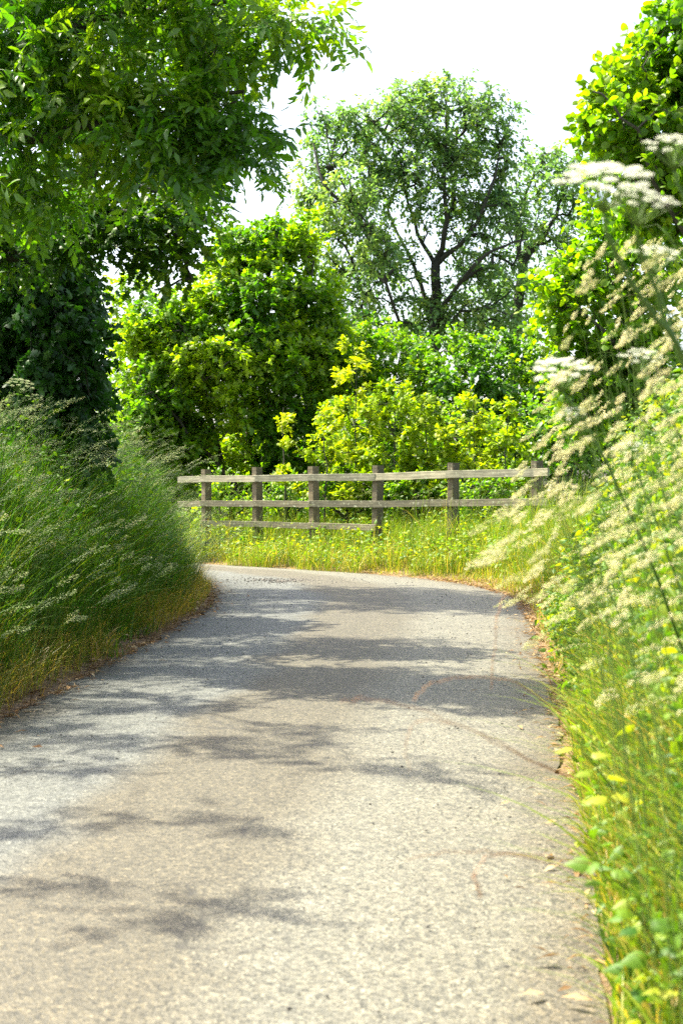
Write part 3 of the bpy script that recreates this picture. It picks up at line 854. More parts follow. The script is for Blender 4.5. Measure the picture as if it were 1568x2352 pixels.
shade2 = [over(-.9, 16.6, 7.5, .9, 1.1, 34), over(.4, 16.9, 8, .9, 1.1, 36), over(1.5, 16.4, 8.5, .8, 1.1, 32), over(-.8, 14.9, 7, .7, .6, 16), over(.6, 14.9, 8, .7, .6, 16), over(1.8, 15, 8.5, .5, .6, 10), over(.2, 11.4, 8.5, .9, .22, 12), over(-1.2, 12.3, 7, .5, .4, 8)]
shade1 = [over(-.9, 9.6, 6, .8, .6, 20), over(.1, 9.2, 6.5, .8, .55, 24), over(.9, 9.0, 7, .5, .45, 12), over(-1.5, 10.9, 6, .5, .4, 8), over(-1.0, 8.2, 5.5, .6, .3, 9),
          over(-1.4, 7.1, 5.5, .5, .25, 5), over(-.5, 7.0, 6, .6, .2, 5), over(.0, 6.5, 6, .4, .1, 2), over(.45, 6.15, 6.5, .35, .06, 2), over(-1.3, 6.3, 5.5, .4, .15, 3),
          over(-.6, 5.35, 6, .4, .06, 2), over(-1.0, 4.9, 5.5, .45, .06, 2), over(-.8, 4.3, 5.5, .35, .06, 2)]
# second, finer ash behind
AZ2 = 17.5
lim = [limb([(60, 1080, AZ2), (120, 600, AZ2), (240, 300, AZ2), (330, 40, AZ2), (360, -200, AZ2)], .20, .06, 14, .05),
       limb([(150, 560, AZ2), (300, 420, AZ2 - .5), (450, 330, AZ2 - .5)], .07, .015, 10, .04),
       limb([(240, 300, AZ2), (390, 180, AZ2), (520, 130, AZ2)], .07, .015, 10, .04)]
cl = [(330, 120, AZ2, 110, 90, 1.4), (450, 100, AZ2, 100, 80, 1.3), (500, 180, AZ2, 50, 70, .9), (440, 240, AZ2, 90, 80, 1.3), (370, 300, AZ2, 100, 90, 1.3), (530, 300, AZ2, 40, 50, .8), (480, 370, AZ2, 90, 70, 1.2), (490, 385, AZ2, 40, 36, .7),
      (240, 380, AZ2, 100, 60, 1.3), (380, 440, AZ2, 90, 60, 1.1), (180, 250, AZ2, 120, 120, 1.4), (100, 420, AZ2, 120, 110, 1.4), (400, 0, AZ2, 130, 70, 1.4), (250, -40, AZ2, 150, 90, 1.4), (530, 60, AZ2, 70, 60, 1), (600, 350, AZ2, 22, 30, .4)]
tree('ash_tree', 'farther fine-leaved ash seen through the overhanging branches at upper left', 'tree', cl + shade2, lim, 13, COMPOUND, M_ash2, M_bark,
     twig_node=.0022, twigs=3, leaves=4, tw_len=.40, size=.26, droop=.3, twig_r=.003, up=.8, hang=.35, tone_amp=.6)
# the overhanging ash in front
AZ = 10.0
lim = [limb([(-420, 1100, AZ + 1), (-360, 700, AZ + 1), (-240, 350, AZ + .8), (-100, 50, AZ + .6), (-40, -250, AZ + .5)], .22, .10, 14, .04),
       limb([(-280, 420, AZ + .8), (0, 330, AZ + .2), (210, 290, AZ - .1), (420, 240, AZ - .2), (560, 210, AZ - .2)], .07, .012, 14, .03),
       limb([(-180, 220, AZ + .6), (60, 110, AZ + .2), (250, 45, AZ), (420, -5, AZ - .1), (620, 10, AZ - .1)], .075, .012, 14, .03),
       limb([(-60, -100, AZ + .5), (150, -160, AZ), (400, -200, AZ - .3), (600, -180, AZ - .4)], .07, .012, 12, .03)]
cl = [(30, 90, AZ, 110, 45, .6), (150, 105, AZ - .2, 100, 38, .5), (260, 125, AZ - .3, 70, 26, .35), (120, 20, AZ + .3, 120, 40, .6), (360, 30, AZ, 90, 40, .5), (470, 50, AZ - .2, 60, 60, .5), (500, 120, AZ - .2, 42, 60, .35), (600, 55, AZ - .2, 60, 34, .35), (670, 35, AZ - .3, 50, 24, .25), (720, 45, AZ - .3, 30, 22, .2),
      (30, 240, AZ, 80, 45, .6), (150, 215, AZ, 80, 32, .5), (40, 350, AZ, 80, 45, .6), (240, 250, AZ - .2, 90, 34, .5), (370, 240, AZ - .2, 80, 34, .4), (480, 245, AZ - .2, 70, 34, .4), (550, 255, AZ - .3, 45, 45, .35), (300, 325, AZ - .1, 90, 36, .5), (420, 320, AZ - .2, 80, 36, .4), (500, 330, AZ - .2, 50, 36, .35),
      (60, 445, AZ + .1, 80, 36, .5), (150, -90, AZ, 150, 40, .7), (430, -70, AZ - .2, 150, 35, .6), (-60, 150, AZ + .4, 80, 70, .7), (-80, 400, AZ + .4, 80, 60, .7)]
tree('ash_tree', 'overhanging ash with drooping leaflets filling the upper left of the view', 'tree', cl + shade1, lim, 26, COMPOUND, M_ash, M_bark,
     twig_node=.0018, twigs=3, leaves=4, tw_len=.26, size=.235, droop=.35, twig_r=.002, up=.6, hang=.35, tone_amp=1.3, tone_c=.55)

# small-leaved maple reaching out below the ash
OZ = 12.0
lim = [limb([(-300, 1100, OZ), (-240, 800, OZ), (-150, 600, OZ), (-60, 480, OZ)], .14, .05, 12, .03),
       limb([(-190, 680, OZ), (0, 590, OZ - .2), (160, 520, OZ - .3), (320, 490, OZ - .4), (430, 560, OZ - .4), (440, 640, OZ - .4)], .06, .010, 16, .03),
       limb([(-100, 540, OZ), (100, 470, OZ), (300, 440, OZ - .2), (450, 440, OZ - .2)], .05, .010, 14, .03)]
cl = [(60, 500, OZ, 110, 34, .7), (180, 480, OZ, 100, 32, .7), (290, 455, OZ - .2, 90, 30, .6), (400, 445, OZ - .2, 80, 32, .5), (470, 470, OZ - .2, 45, 36, .4), (120, 555, OZ - .2, 110, 34, .6), (240, 525, OZ - .3, 90, 30, .5), (340, 510, OZ - .4, 80, 34, .5),
      (420, 530, OZ - .4, 60, 40, .4), (440, 590, OZ - .4, 42, 40, .35), (400, 640, OZ - .4, 38, 34, .3), (360, 580, OZ - .4, 46, 40, .35), (40, 590, OZ - .1, 90, 36, .6), (-60, 540, OZ, 90, 60, .8), (180, 575, OZ - .3, 60, 24, .4), (265, 560, OZ - .3, 50, 20, .35), (310, 575, OZ - .3, 36, 22, .3), (225, 520, OZ - .1, 60, 26, .5)]
tree('maple_tree', 'small-leaved maple bough hanging low between the ash and the ivy mass', 'tree', cl, lim, 52, LOBED, M_over, M_barkd,
     twig_node=.0026, twigs=4, leaves=7, tw_len=.24, size=.062, droop=.45, twig_r=.0018, up=.8, hang=.4, tone_amp=1.0)


# ------------------------------------------------------------------ grass
def blades(b, base, az, h, lean, width, tone, m=0, seg=4):
    k = len(base)
    t = np.linspace(0, 1, seg + 1)
    d = np.c_[np.cos(az), np.sin(az), np.zeros(k)]
    side = np.c_[-np.sin(az), np.cos(az), np.zeros(k)]
    tw = RNG.uniform(-.9, .9, k)
    side = unit(side + d * tw[:, None])
    up_ = (t[None] - 0.45 * np.clip(lean, 0, 2)[:, None] * t[None] ** 2.4) * h[:, None]
    out = lean[:, None] * h[:, None] * t[None] ** 1.8
    c = base[:, None] + d[:, None] * out[:, :, None]
    c[:, :, 2] += up_
    wv = width[:, None] * (1 - t[None] ** 1.6) * (0.55 + .45 * np.minimum(1, t[None] * 4)) * .5
    A = c + side[:, None] * wv[:, :, None]
    B_ = c - side[:, None] * wv[:, :, None]
    V = np.stack([A, B_], axis=2).reshape(k, -1, 3)
    T = []
    for i in range(seg):
        p = 2 * i
        T.append((p, p + 1, p + 3))
        if i < seg - 1:
            T.append((p, p + 3, p + 2))
    T = np.array(T)
    # the tip pair coincides: keep one triangle there
    nv = 2 * (seg + 1)
    b.add(V.reshape(-1, 3), (T[None] + (np.arange(k) * nv)[:, None, None]).reshape(-1, 3), np.repeat(tone, nv), m)


def bez(p0, p1, p2, n):
    t = np.linspace(0, 1, n)[None, :, None]
    return p0[:, None] * (1 - t) ** 2 + 2 * p1[:, None] * t * (1 - t) + p2[:, None] * t ** 2


def panicles(b, cv, head, nsp, rad_, size, tone_c, m_stem, m_seed, r_stem=.0012, fall=None, stem_tone=.6):
    """grass flower stems along given curves with spikelets on the last part"""
    k, n, _ = cv.shape
    tubes(b, cv, r_stem, r_stem * .45, 3, np.clip(stem_tone + RNG.normal(size=k) * .15, 0, 1), m_stem)
    tone = np.clip(tone_c + RNG.normal(size=k) * .22, 0, 1)
    hd_ = np.broadcast_to(np.asarray(head, float), (k,))
    for i in range(nsp):
        s = 1 - hd_ * (i + RNG.uniform(0, 1, k)) / nsp
        f = s * (n - 1)
        j = np.minimum(f.astype(int), n - 2)
        w_ = (f - j)[:, None]
        idx = np.arange(k)
        p = cv[idx, j] * (1 - w_) + cv[idx, j + 1] * w_
        tg = unit(cv[idx, j + 1] - cv[idx, j])
        u_ = (1 - s) / hd_
        rr = rad_ * np.minimum(1, 0.25 + 1.6 * u_) * np.minimum(1, (1 - u_) * 3 + .3)
        off = rv(k)
        off -= tg * np.sum(off * tg, axis=1, keepdims=True)
        q = p + unit(off) * (rr * RNG.random(k) ** .6)[:, None] + tg * (rr * .6)[:, None]
        if fall is not None:
            q = q + np.asarray(fall) * (rr * RNG.random(k))[:, None]
        X = unit(tg + unit(off) * .55 + np.array([0, 0, -.3]))
        b.inst(*SEED, q, X, rv(k), size * RNG.uniform(.7, 1.3, k), np.clip(tone + RNG.normal(size=k) * .12, 0, 1), m_seed)


def scatter(n, x0, x1, y0, y1, test):
    x = RNG.uniform(x0, x1, n * 6); y = RNG.uniform(y0, y1, n * 6)
    f = fields(x, y)
    k = test(x, y, f)
    idx = np.where(k)[0][:n]
    f = (f[0][idx], f[1][idx], f[2][idx])
    return x[idx], y[idx], f


# left bank
b = Buf()
vis = lambda x, y: (x > -0.27 * y - 1.3)
tx, ty, tf = scatter(1900, -7.5, -1.2, 6.5, 22.5, lambda x, y, f: (~f[2]) & f[1] & (f[0] > 0.14 + .16 * vnoise(x * 2.1, y * 2.1, 31)) & (f[0] < 3.0) & vis(x, y) & (RNG.random(len(x)) < np.clip(1.25 - f[0] * .35, .2, 1)))
nt_ = len(tx); per_ = RNG.integers(12, 34, nt_)
ti = np.repeat(np.arange(nt_), per_); k = len(ti)
sp = np.repeat(RNG.uniform(.03, .13, nt_), per_)
x = tx[ti] + RNG.normal(size=k) * sp; y = ty[ti] + RNG.normal(size=k) * sp
f = fields(x, y); ok = ~f[2]
x, y, ti = x[ok], y[ok], ti[ok]; f = (f[0][ok], f[1][ok], f[2][ok]); d = f[0]; k = len(x)
th = RNG.uniform(.45, 1.25, nt_)[ti]; ta = RNG.normal(-.3, .9, nt_)[ti]; tl = np.abs(RNG.normal(.5, .3, nt_))[ti]; tt_ = RNG.normal(.36, .2, nt_)[ti]
h = (0.25 + 0.95 * smoothstep(0.0, .9, d)) * th * RNG.uniform(.55, 1.1, k)
dry = np.clip(0.80 - d * 1.5, 0, 1) * (0.4 + vnoise(x * 1.7, y * 1.7, 8))
h = np.where(d < .35, h * RNG.uniform(.5, 1, k), h)
tone = np.where(RNG.random(k) < np.clip(dry * 1.25, 0.05, .7), RNG.uniform(.75, 1, k), np.clip(tt_ + RNG.normal(size=k) * .12, 0, .8))
az = ta + RNG.normal(size=k) * .75
blades(b, np.c_[x, y, height(x, y, f) - .02], az, h, np.abs(tl + RNG.normal(size=k) * .2) + .3 * (tone > .75), np.where(tone > .75, RNG.uniform(.003, .006, k), RNG.uniform(.005, .014, k)), tone)
# brown hay at the foot
x, y, f = scatter(7500, -6, -1.2, 6.5, 21, lambda x, y, f: (~f[2]) & f[1] & (f[0] > 0.10) & (f[0] < .62) & vis(x, y) & (vnoise(x * 1.5, y * 1.5, 41) > .25))
k = len(x)
blades(b, np.c_[x, y, height(x, y, f)], RNG.normal(-.5, 1.2, k), RNG.uniform(.16, .46, k), RNG.uniform(.4, 1.3, k), RNG.uniform(.003, .0065, k), RNG.uniform(.72, 1, k), 0, 5)
# broad bright blades
x, y, f = scatter(700, -6, -1.3, 7, 20, lambda x, y, f: (~f[2]) & f[1] & (f[0] > 0.3) & (f[0] < 1.8) & vis(x, y))
k = len(x)
blades(b, np.c_[x, y, height(x, y, f)], RNG.normal(-.4, 1.1, k), RNG.uniform(.4, 1.0, k), RNG.uniform(.3, 1.0, k), RNG.uniform(.010, .018, k), np.clip(RNG.normal(.6, .12, k), .3, .76), 0, 6)
# panicles leaning to the right
x, y, f = scatter(760, -7.0, -1.3, 7, 22, lambda x, y, f: (~f[2]) & f[1] & (f[0] > 0.16) & (f[0] < 2.4) & vis(x, y))
k = len(x); d = f[0]
p0 = np.c_[x, y, height(x, y, f)]
h = (0.72 + .42 * smoothstep(.2, 1.0, d) - .22 * smoothstep(1.2, 2.2, d)) * RNG.uniform(.65, 1.15, k)
lean = RNG.uniform(.25, .85, k) * h
a = RNG.normal(-.2, .45, k)
dirh = np.c_[np.cos(a), np.sin(a), np.zeros(k)]
p1 = p0 + np.c_[np.zeros(k), np.zeros(k), h * RNG.uniform(.65, 1.02, k)] + dirh * (lean * .2)[:, None]
p2 = p0 + np.c_[np.zeros(k), np.zeros(k), h * .95] + dirh * lean[:, None]
panicles(b, bez(p0, p1, p2, 9), RNG.uniform(.16, .34, k), 64, .020, .015, .5, 0, 1, .0015, dirh * .8, .5)
# leafy weeds among the grass
x, y, f = scatter(900, -6, -1.5, 8, 22, lambda x, y, f: (~f[2]) & f[1] & (f[0] > 0.5) & (f[0] < 2.8) & vis(x, y))
k = len(x)
for i in range(9):
    p = np.c_[x, y, height(x, y, f)] + np.c_[RNG.normal(size=k) * .07, RNG.normal(size=k) * .07, RNG.uniform(.3, 1.25, k) * (.5 + .6 * smoothstep(.2, 1.2, f[0]))]
    X = rv(k); X[:, 2] = X[:, 2] * .4 - .1
    b.inst(*POINTED, p, X, unit(np.array([0, 0, .9]) + rv(k) * .6), RNG.uniform(.04, .085, k), np.clip(RNG.normal(.3, .2, k), 0, 1), 2)
tag(b.build('tall_grass', [M_grass, M_seed, M_weed]), 'tall green grass with feathery heads leaning off the left bank', 'grass', kind='stuff')

# far verge and field edge around the fence
FA, FB = P(420, 1200, 26.1)[:2], P(1300, 1200, 20.1)[:2]
b = Buf()
x, y, f = scatter(46000, -7, 7.5, 15.5, 29.5, lambda x, y, f: (~f[2]) & (~f[1]) & (f[0] > 0.06) & (np.abs(x) < .26 * y + .3) & (f[0] < 5.5) & (RNG.random(len(x)) < np.clip(1.2 - f[0] * .16, .3, 1)))
k = len(x); d = f[0]
patch = vnoise(x * 1.3, y * 1.3, 12)
h = (0.08 + 1.05 * smoothstep(0, 1.7, d) + .15 * smoothstep(2, 4, d)) * RNG.uniform(.5, 1.25, k) * (.55 + .8 * patch)
fd = FB - FA; fn_ = np.array([fd[1], -fd[0]]) / np.linalg.norm(fd)
behind = ((np.c_[x, y] - FA) @ fn_)
behind = behind * np.sign(((np.array([0., 0.]) - FA) @ fn_)) < -.1
h = np.where(behind, h * .4, h)
dryp = np.clip(.75 - d * .55, .10, .8)
tone = np.where(RNG.random(k) < dryp, RNG.uniform(.72, 1, k), np.clip(RNG.normal(.38, .2, k), 0, 1))
blades(b, np.c_[x, y, height(x, y, f) - .02], RNG.uniform(-np.pi, np.pi, k), h, np.abs(RNG.normal(.4, .3, k)), RNG.uniform(.005, .010, k), tone, 0, 3)
qn = 7000
tq = RNG.random(qn); off_ = RNG.uniform(.12, 1.25, qn)
sgn_ = np.sign((np.array([0., 0.]) - FA) @ fn_)
qx = FA[0] + fd[0] * tq + fn_[0] * sgn_ * off_; qy = FA[1] + fd[1] * tq + fn_[1] * sgn_ * off_
keep = vnoise(qx * 2.2, qy * 2.2, 51) > .30
qx, qy = qx[keep], qy[keep]; qn = len(qx)
hq = RNG.uniform(.3, .62, qn) * (.6 + .7 * vnoise(qx * 1.6, qy * 1.6, 52))
blades(b, np.c_[qx, qy, height(qx, qy)], RNG.uniform(-np.pi, np.pi, qn), hq, np.abs(RNG.normal(.4, .3, qn)), RNG.uniform(.005, .011, qn), np.where(RNG.random(qn) < .34, RNG.uniform(.75, 1, qn), np.clip(RNG.normal(.4, .2, qn), 0, .75)), 0, 4)
for i in range(5):
    mk = RNG.random(qn) < .07
    p = np.c_[qx, qy, height(qx, qy) + hq * RNG.uniform(.4, 1.0, qn)][mk]
    X = rv(len(p)); X[:, 2] *= .4
    b.inst(*POINTED, p, X, unit(np.array([0, 0, 1.]) + rv(len(p)) * .6), RNG.uniform(.04, .08, len(p)), np.clip(RNG.normal(.65, .22, len(p)), 0, 1), 2)
x, y, f = scatter(800, -5, 6, 17, 27.5, lambda x, y, f: (~f[2]) & (~f[1]) & (f[0] > .8) & (np.abs(x) < .25 * y))
k = len(x)
p0 = np.c_[x, y, height(x, y, f)]
h = RNG.uniform(.45, 1.0, k); a = RNG.normal(.2, .9, k)
dirh = np.c_[np.cos(a), np.sin(a), np.zeros(k)]
p2 = p0 + np.c_[np.zeros(k), np.zeros(k), h] + dirh * (h * RNG.uniform(.1, .45, k))[:, None]
p1 = p0 + np.c_[np.zeros(k), np.zeros(k), h * 1.05]
panicles(b, bez(p0, p1, p2, 8), .22, 18, .016, .014, .5, 0, 1, .0016, None, .6)
x, y, f = scatter(900, -6, 7, 17, 28, lambda x, y, f: (~f[2]) & (~f[1]) & (f[0] > .5) & (np.abs(x) < .26 * y) & (vnoise(x * .9, y * .9, 21) > .42))
k = len(x)
for i in range(9):
    p = np.c_[x, y, height(x, y, f)] + np.c_[RNG.normal(size=k) * .1, RNG.normal(size=k) * .1, RNG.uniform(.08, .5, k)]
    X = rv(k); X[:, 2] = X[:, 2] * .4
    b.inst(*POINTED, p, X, unit(np.array([0, 0, 1.2]) + rv(k) * .6), RNG.uniform(.045, .09, k), np.clip(RNG.normal(.6, .22, k), 0, 1), 2)
tag(b.build('verge_grass', [M_vgrass, M_seed, M_weed]), 'sunlit yellow-green grass and low brambles around the fence foot', 'grass', kind='stuff')

# right bank: base of blades and leaves
b = Buf()
visr = lambda x, y: (x < 0.25 * y + .7)
x, y, f = scatter(15000, .3, 4.5, 2.3, 18.5, lambda x, y, f: (~f[2]) & (~f[1]) & (f[0] > 0.10) & (f[0] < 2.2) & visr(x, y))
k = len(x); d = f[0]
h = (.14 + .70 * smoothstep(.05, .8, d)) * RNG.uniform(.5, 1.15, k)
dryp = np.clip(.55 - d * .6, .12, .6)
tone = np.where(RNG.random(k) < dryp, RNG.uniform(.78, 1, k), np.clip(RNG.normal(.45, .2, k), 0, .8))
az = np.where(RNG.random(k) < .6, RNG.normal(np.pi, .8, k), RNG.uniform(-np.pi, np.pi, k))
blades(b, np.c_[x, y, height(x, y, f) - .02], az, h, np.abs(RNG.normal(.5, .3, k)), RNG.uniform(.004, .0095, k), tone)
# thick tangle close to the camera
x, y, f = scatter(7400, .45, 2.2, 2.5, 7.5, lambda x, y, f: (~f[2]) & (~f[1]) & (f[0] > 0.05) & (f[0] < .8))
k = len(x)
h = (.20 + .6 * smoothstep(.03, .4, f[0])) * RNG.uniform(.5, 1.2, k)
tone = np.where(RNG.random(k) < .25, RNG.uniform(.78, 1, k), np.clip(RNG.normal(.38, .25, k), 0, .8))
blades(b, np.c_[x, y, height(x, y, f) - .01], RNG.normal(np.pi + .2, 1.4, k), h, np.clip(np.abs(RNG.normal(.5, .3, k)), 0, .8), RNG.uniform(.005, .013, k), tone, 0, 5)
# broader arching blades near the camera
x, y, f = scatter(420, .5, 2.0, 2.6, 7, lambda x, y, f: (~f[2]) & (~f[1]) & (f[0] > 0.12) & (f[0] < .8))
k = len(x)
blades(b, np.c_[x, y, height(x, y, f)], RNG.normal(np.pi, .8, k), RNG.uniform(.3, .8, k), RNG.uniform(.4, 1.0, k), RNG.uniform(.010, .020, k), np.clip(RNG.normal(.58, .14, k), .2, .78), 0, 8)
# nettle-like weeds
x, y, f = scatter(1300, .5, 3.5, 2.6, 12, lambda x, y, f: (RNG.random(len(x)) < np.clip(y / 7, .25, 1)) & (~f[2]) & (~f[1]) & (f[0] > .16) & (f[0] < 1.3) & visr(x, y))
k = len(x)
for i in range(16):
    hh = RNG.uniform(.08, 1.0, k) * (.30 + .75 * smoothstep(.1, .9, f[0]))
    p = np.c_[x, y, height(x, y, f)] + np.c_[RNG.normal(size=k) * .06 - .15 * hh, RNG.normal(size=k) * .06, hh]
    X = rv(k); X[:, 2] = X[:, 2] * .4 - .3
    b.inst(*POINTED, p, X, unit(np.array([-.2, 0, .8]) + rv(k) * .7), RNG.uniform(.022, .065, k), np.clip(RNG.normal(.5, .3, k), 0, 1), 2, RNG.uniform(.7, 1.1, k))
x, y, f = scatter(760, .8, 3.5, 3.0, 11, lambda x, y, f: (~f[2]) & (~f[1]) & (f[0] > .35) & (f[0] < 1.5) & visr(x, y))
k = len(x)
for i in range(22):
    hh = RNG.uniform(.15, 1.0, k) * (.75 + .65 * smoothstep(.3, 1.1, f[0]))
    p = np.c_[x, y, height(x, y, f)] + np.c_[RNG.normal(size=k) * .05 - .22 * hh, RNG.normal(size=k) * .06, hh]
    X = rv(k); X[:, 2] = X[:, 2] * .4 - .3
    b.inst(*POINTED, p, X, unit(np.array([-.2, 0, .8]) + rv(k) * .7), RNG.uniform(.025, .07, k), np.clip(RNG.normal(.55, .3, k), 0, 1), 2, RNG.uniform(.6, 1.0, k))
# pale flower heads arching to the left over the road edge; tips follow the photograph's outline
env_y = np.array([520, 620, 760, 850, 980, 1100, 1200, 1290, 1400, 1500, 1600, 1700])
env_x = np.array([1440, 1330, 1290, 1215, 1190, 1160, 1080, 1040, 1130, 1190, 1240, 1290])
k = 380
py = RNG.uniform(560, 1650, k)
py = np.where(RNG.random(k) < .25, RNG.uniform(980, 1400, k), py)
px = np.interp(py, env_y, env_x) + (1600 - np.interp(py, env_y, env_x)) * RNG.random(k) ** .85
Y = RNG.uniform(2.5, 6.5, k)
tip = np.c_[(px - HX) / F * Y, Y, CAM_H + (HY - py) / F * Y]
bx = np.interp(Y, R_EDGE[:, 1], R_EDGE[:, 0])
x0 = np.maximum(tip[:, 0] + RNG.uniform(.12, .5, k), bx + .12)
y0 = Y + RNG.normal(size=k) * .15
p0 = np.c_[x0, y0, height(x0, y0)]
rise = tip[:, 2] - p0[:, 2]
ok = rise > .12
p1 = np.c_[x0 * .72 + tip[:, 0] * .28, (y0 + Y) / 2, tip[:, 2] + .06 + .16 * rise]
cv = bez(p0, p1, tip, 12)[ok]
ln = np.linalg.norm(np.diff(cv, axis=1), axis=2).sum(1)
hd = np.clip(RNG.uniform(.09, .20, len(ln)) / ln, .06, .5)
panicles(b, cv, hd, 60, .0075, .0075, .6, 3, 1, .0012, (-.4, 0, -.5), .35)
tag(b.build('bank_grass', [M_grassR, M_seedR, M_weed, M_stem]), 'sunlit grass with pale nodding heads crowding the right bank', 'grass', kind='stuff')


# ------------------------------------------------------------------ fence
def box_obj(name, mat, parent, L, W, H, jag=0.0):
    """chamfered timber, length along local x, origin at the centre"""
    nx = max(2, int(L / .18))
    xs = np.linspace(-L / 2, L / 2, nx + 1)
    c_ = min(W, H) * .09
    prof = np.array([(-W / 2 + c_, -H / 2), (W / 2 - c_, -H / 2), (W / 2, -H / 2 + c_), (W / 2, H / 2 - c_), (W / 2 - c_, H / 2), (-W / 2 + c_, H / 2), (-W / 2, H / 2 - c_), (-W / 2, -H / 2 + c_)])
    V = []
    for i_, xx in enumerate(xs):
        q = prof + RNG.normal(size=prof.shape) * jag
        q[:, 1] += math.sin(xx * 1.3 + L) * jag * 3
        V.append(np.c_[np.full(8, xx), q])
    V = np.concatenate(V)
    T = []
    for i_ in range(nx):
        for j in range(8):
            q = (j + 1) % 8
            T += [(i_ * 8 + j, i_ * 8 + q, (i_ + 1) * 8 + q), (i_ * 8 + j, (i_ + 1) * 8 + q, (i_ + 1) * 8 + j)]
    for e in (0, nx):
        for j in range(1, 7):
            T.append((e * 8, e * 8 + j, e * 8 + j + 1) if e else (0, j + 1, j))
    b = Buf(); b.add(V, T)
    return b, name, mat, parent


def place(bufspec, loc, rot):
    b, name, mat, parent = bufspec
    V = np.concatenate(b.V); T = np.concatenate(b.T)
    me = bpy.data.meshes.new(name)
    me.from_pydata(V.tolist(), [], T.tolist()); me.update()
    me.materials.append(mat)
    o = bpy.data.objects.new(name, me); C.objects.link(o)
    o.parent = parent
    o.location = Vector(loc) - parent.location
    o.rotation_euler = rot
    return o


posts_px = [(419, 26.2), (475, 25.6), (592, 24.8), (722, 23.85), (867, 22.85), (1040, 21.75), (1232, 20.6), (1268, 20.35)]
post_top = [1078, 1078, 1073, 1071, 1069, 1063, 1058, 1054]
pw = [P(px, 1100, Y) for px, Y in posts_px]
root = thing('rail_fence', (pw[3][0], pw[3][1], float(height(np.array([pw[3][0]]), np.array([pw[3][1]]))[0])),
             'weathered grey post and rail fence along the outside of the bend', 'fence')
ang = math.atan2(pw[-1][1] - pw[0][1], pw[-1][0] - pw[0][0])
nrm = np.array([math.sin(ang), -math.cos(ang)])      # towards the camera side
for i, (px, Y) in enumerate(posts_px[:-1]):
    if i == 0:
        continue            # the rail runs on into the grass here
    top = P(px, post_top[i], Y)[2]
    g = float(height(np.array([pw[i][0]]), np.array([pw[i][1]]))[0]) - .25
    Hh = top - g
    o = place(box_obj('post', M_post, root, Hh, .15, .13, .0015), (pw[i][0], pw[i][1], (top + g) / 2), (0, rad(-90), ang))
    o.rotation_euler = (Vector((0, 0, 1)).rotation_difference(Vector((0, 0, 1))).to_euler())
    o.rotation_mode = 'XYZ'
    o.rotation_euler = (rad(RNG.uniform(-1.8, 1.8)), rad(-90 + RNG.uniform(-1.6, 1.6)), ang + rad(RNG.uniform(-4, 4)))
rail_z = [(1101, 1096, 1086), (1157, 1158, 1154), (1203, 1213, 1222)]
for lv in range(3):
    for i in range(len(posts_px) - 1):
        if lv == 2 and (i > 3 or i == 0):
            continue
        pa, pb = pw[i], pw[i + 1]
        pys = []
        for (px, Y) in (posts_px[i], posts_px[i + 1]):
            if lv < 2:
                yy = np.interp(px, [475, 867, 1215], rail_z[lv])
                if px > 1215: yy -= (px - 1215) * .03
                if px < 475: yy += (475 - px) * .015
            else:
                yy = np.interp(px, [355, 540, 920, 1100], [1200, 1203, 1213, 1218])
            pys.append(P(px, yy, Y))
        A, B_ = pys
        off = nrm * (.095 if (i + lv) % 2 else .092)
        v = B_ - A
        L = np.linalg.norm(v) + (.10 if i % 2 else -.01)
        mid = (A + B_) / 2
        o = place(box_obj('rail', M_rail if lv == 0 else M_rail2, root, L, .04 + .001 * (i % 2), (.115, .105, .10)[lv], .0012), (mid[0] + off[0], mid[1] + off[1], mid[2]), (0, 0, 0))
        o.rotation_euler = (rad(RNG.uniform(-2.5, 2.5)), -math.asin(v[2] / np.linalg.norm(v)) + rad(RNG.uniform(-.6, .6)), math.atan2(v[1], v[0]))


# ------------------------------------------------------------------ loose stones, grit, straw
def stones(b, x, y, z, s, tone):
    k = len(x)
    base = np.array([(1, 0, 0), (-1, 0, 0), (0, 1, 0), (0, -1, 0), (0, 0, .75), (0, 0, -.6), (.6, .6, .35), (-.6, .55, .3), (-.5, -.6, .3), (.6, -.55, .25)], float)
    from mathutils import geometry
    T = np.array([(4, 6, 7), (4, 7, 8), (4, 8, 9), (4, 9, 6), (6, 0, 2), (6, 2, 7), (7, 2, 1), (7, 1, 8), (8, 1, 3), (8, 3, 9), (9, 3, 0), (9, 0, 6), (5, 2, 0), (5, 1, 2), (5, 3, 1), (5, 0, 3)])
    V = base[None] * RNG.uniform(.6, 1.3, (k, 10, 1)) * s[:, None, None] * np.array([1, .8, .7])
    a = RNG.uniform(0, 6.28, k)
    ca, sa = np.cos(a)[:, None], np.sin(a)[:, None]
    V = np.stack([V[:, :, 0] * ca - V[:, :, 1] * sa, V[:, :, 0] * sa + V[:, :, 1] * ca, V[:, :, 2]], axis=2)
    V += np.c_[x, y, z + s * .25][:, None]
    b.add(V.reshape(-1, 3), (T[None] + (np.arange(k) * 10)[:, None, None]).reshape(-1, 3), np.repeat(tone, 10))


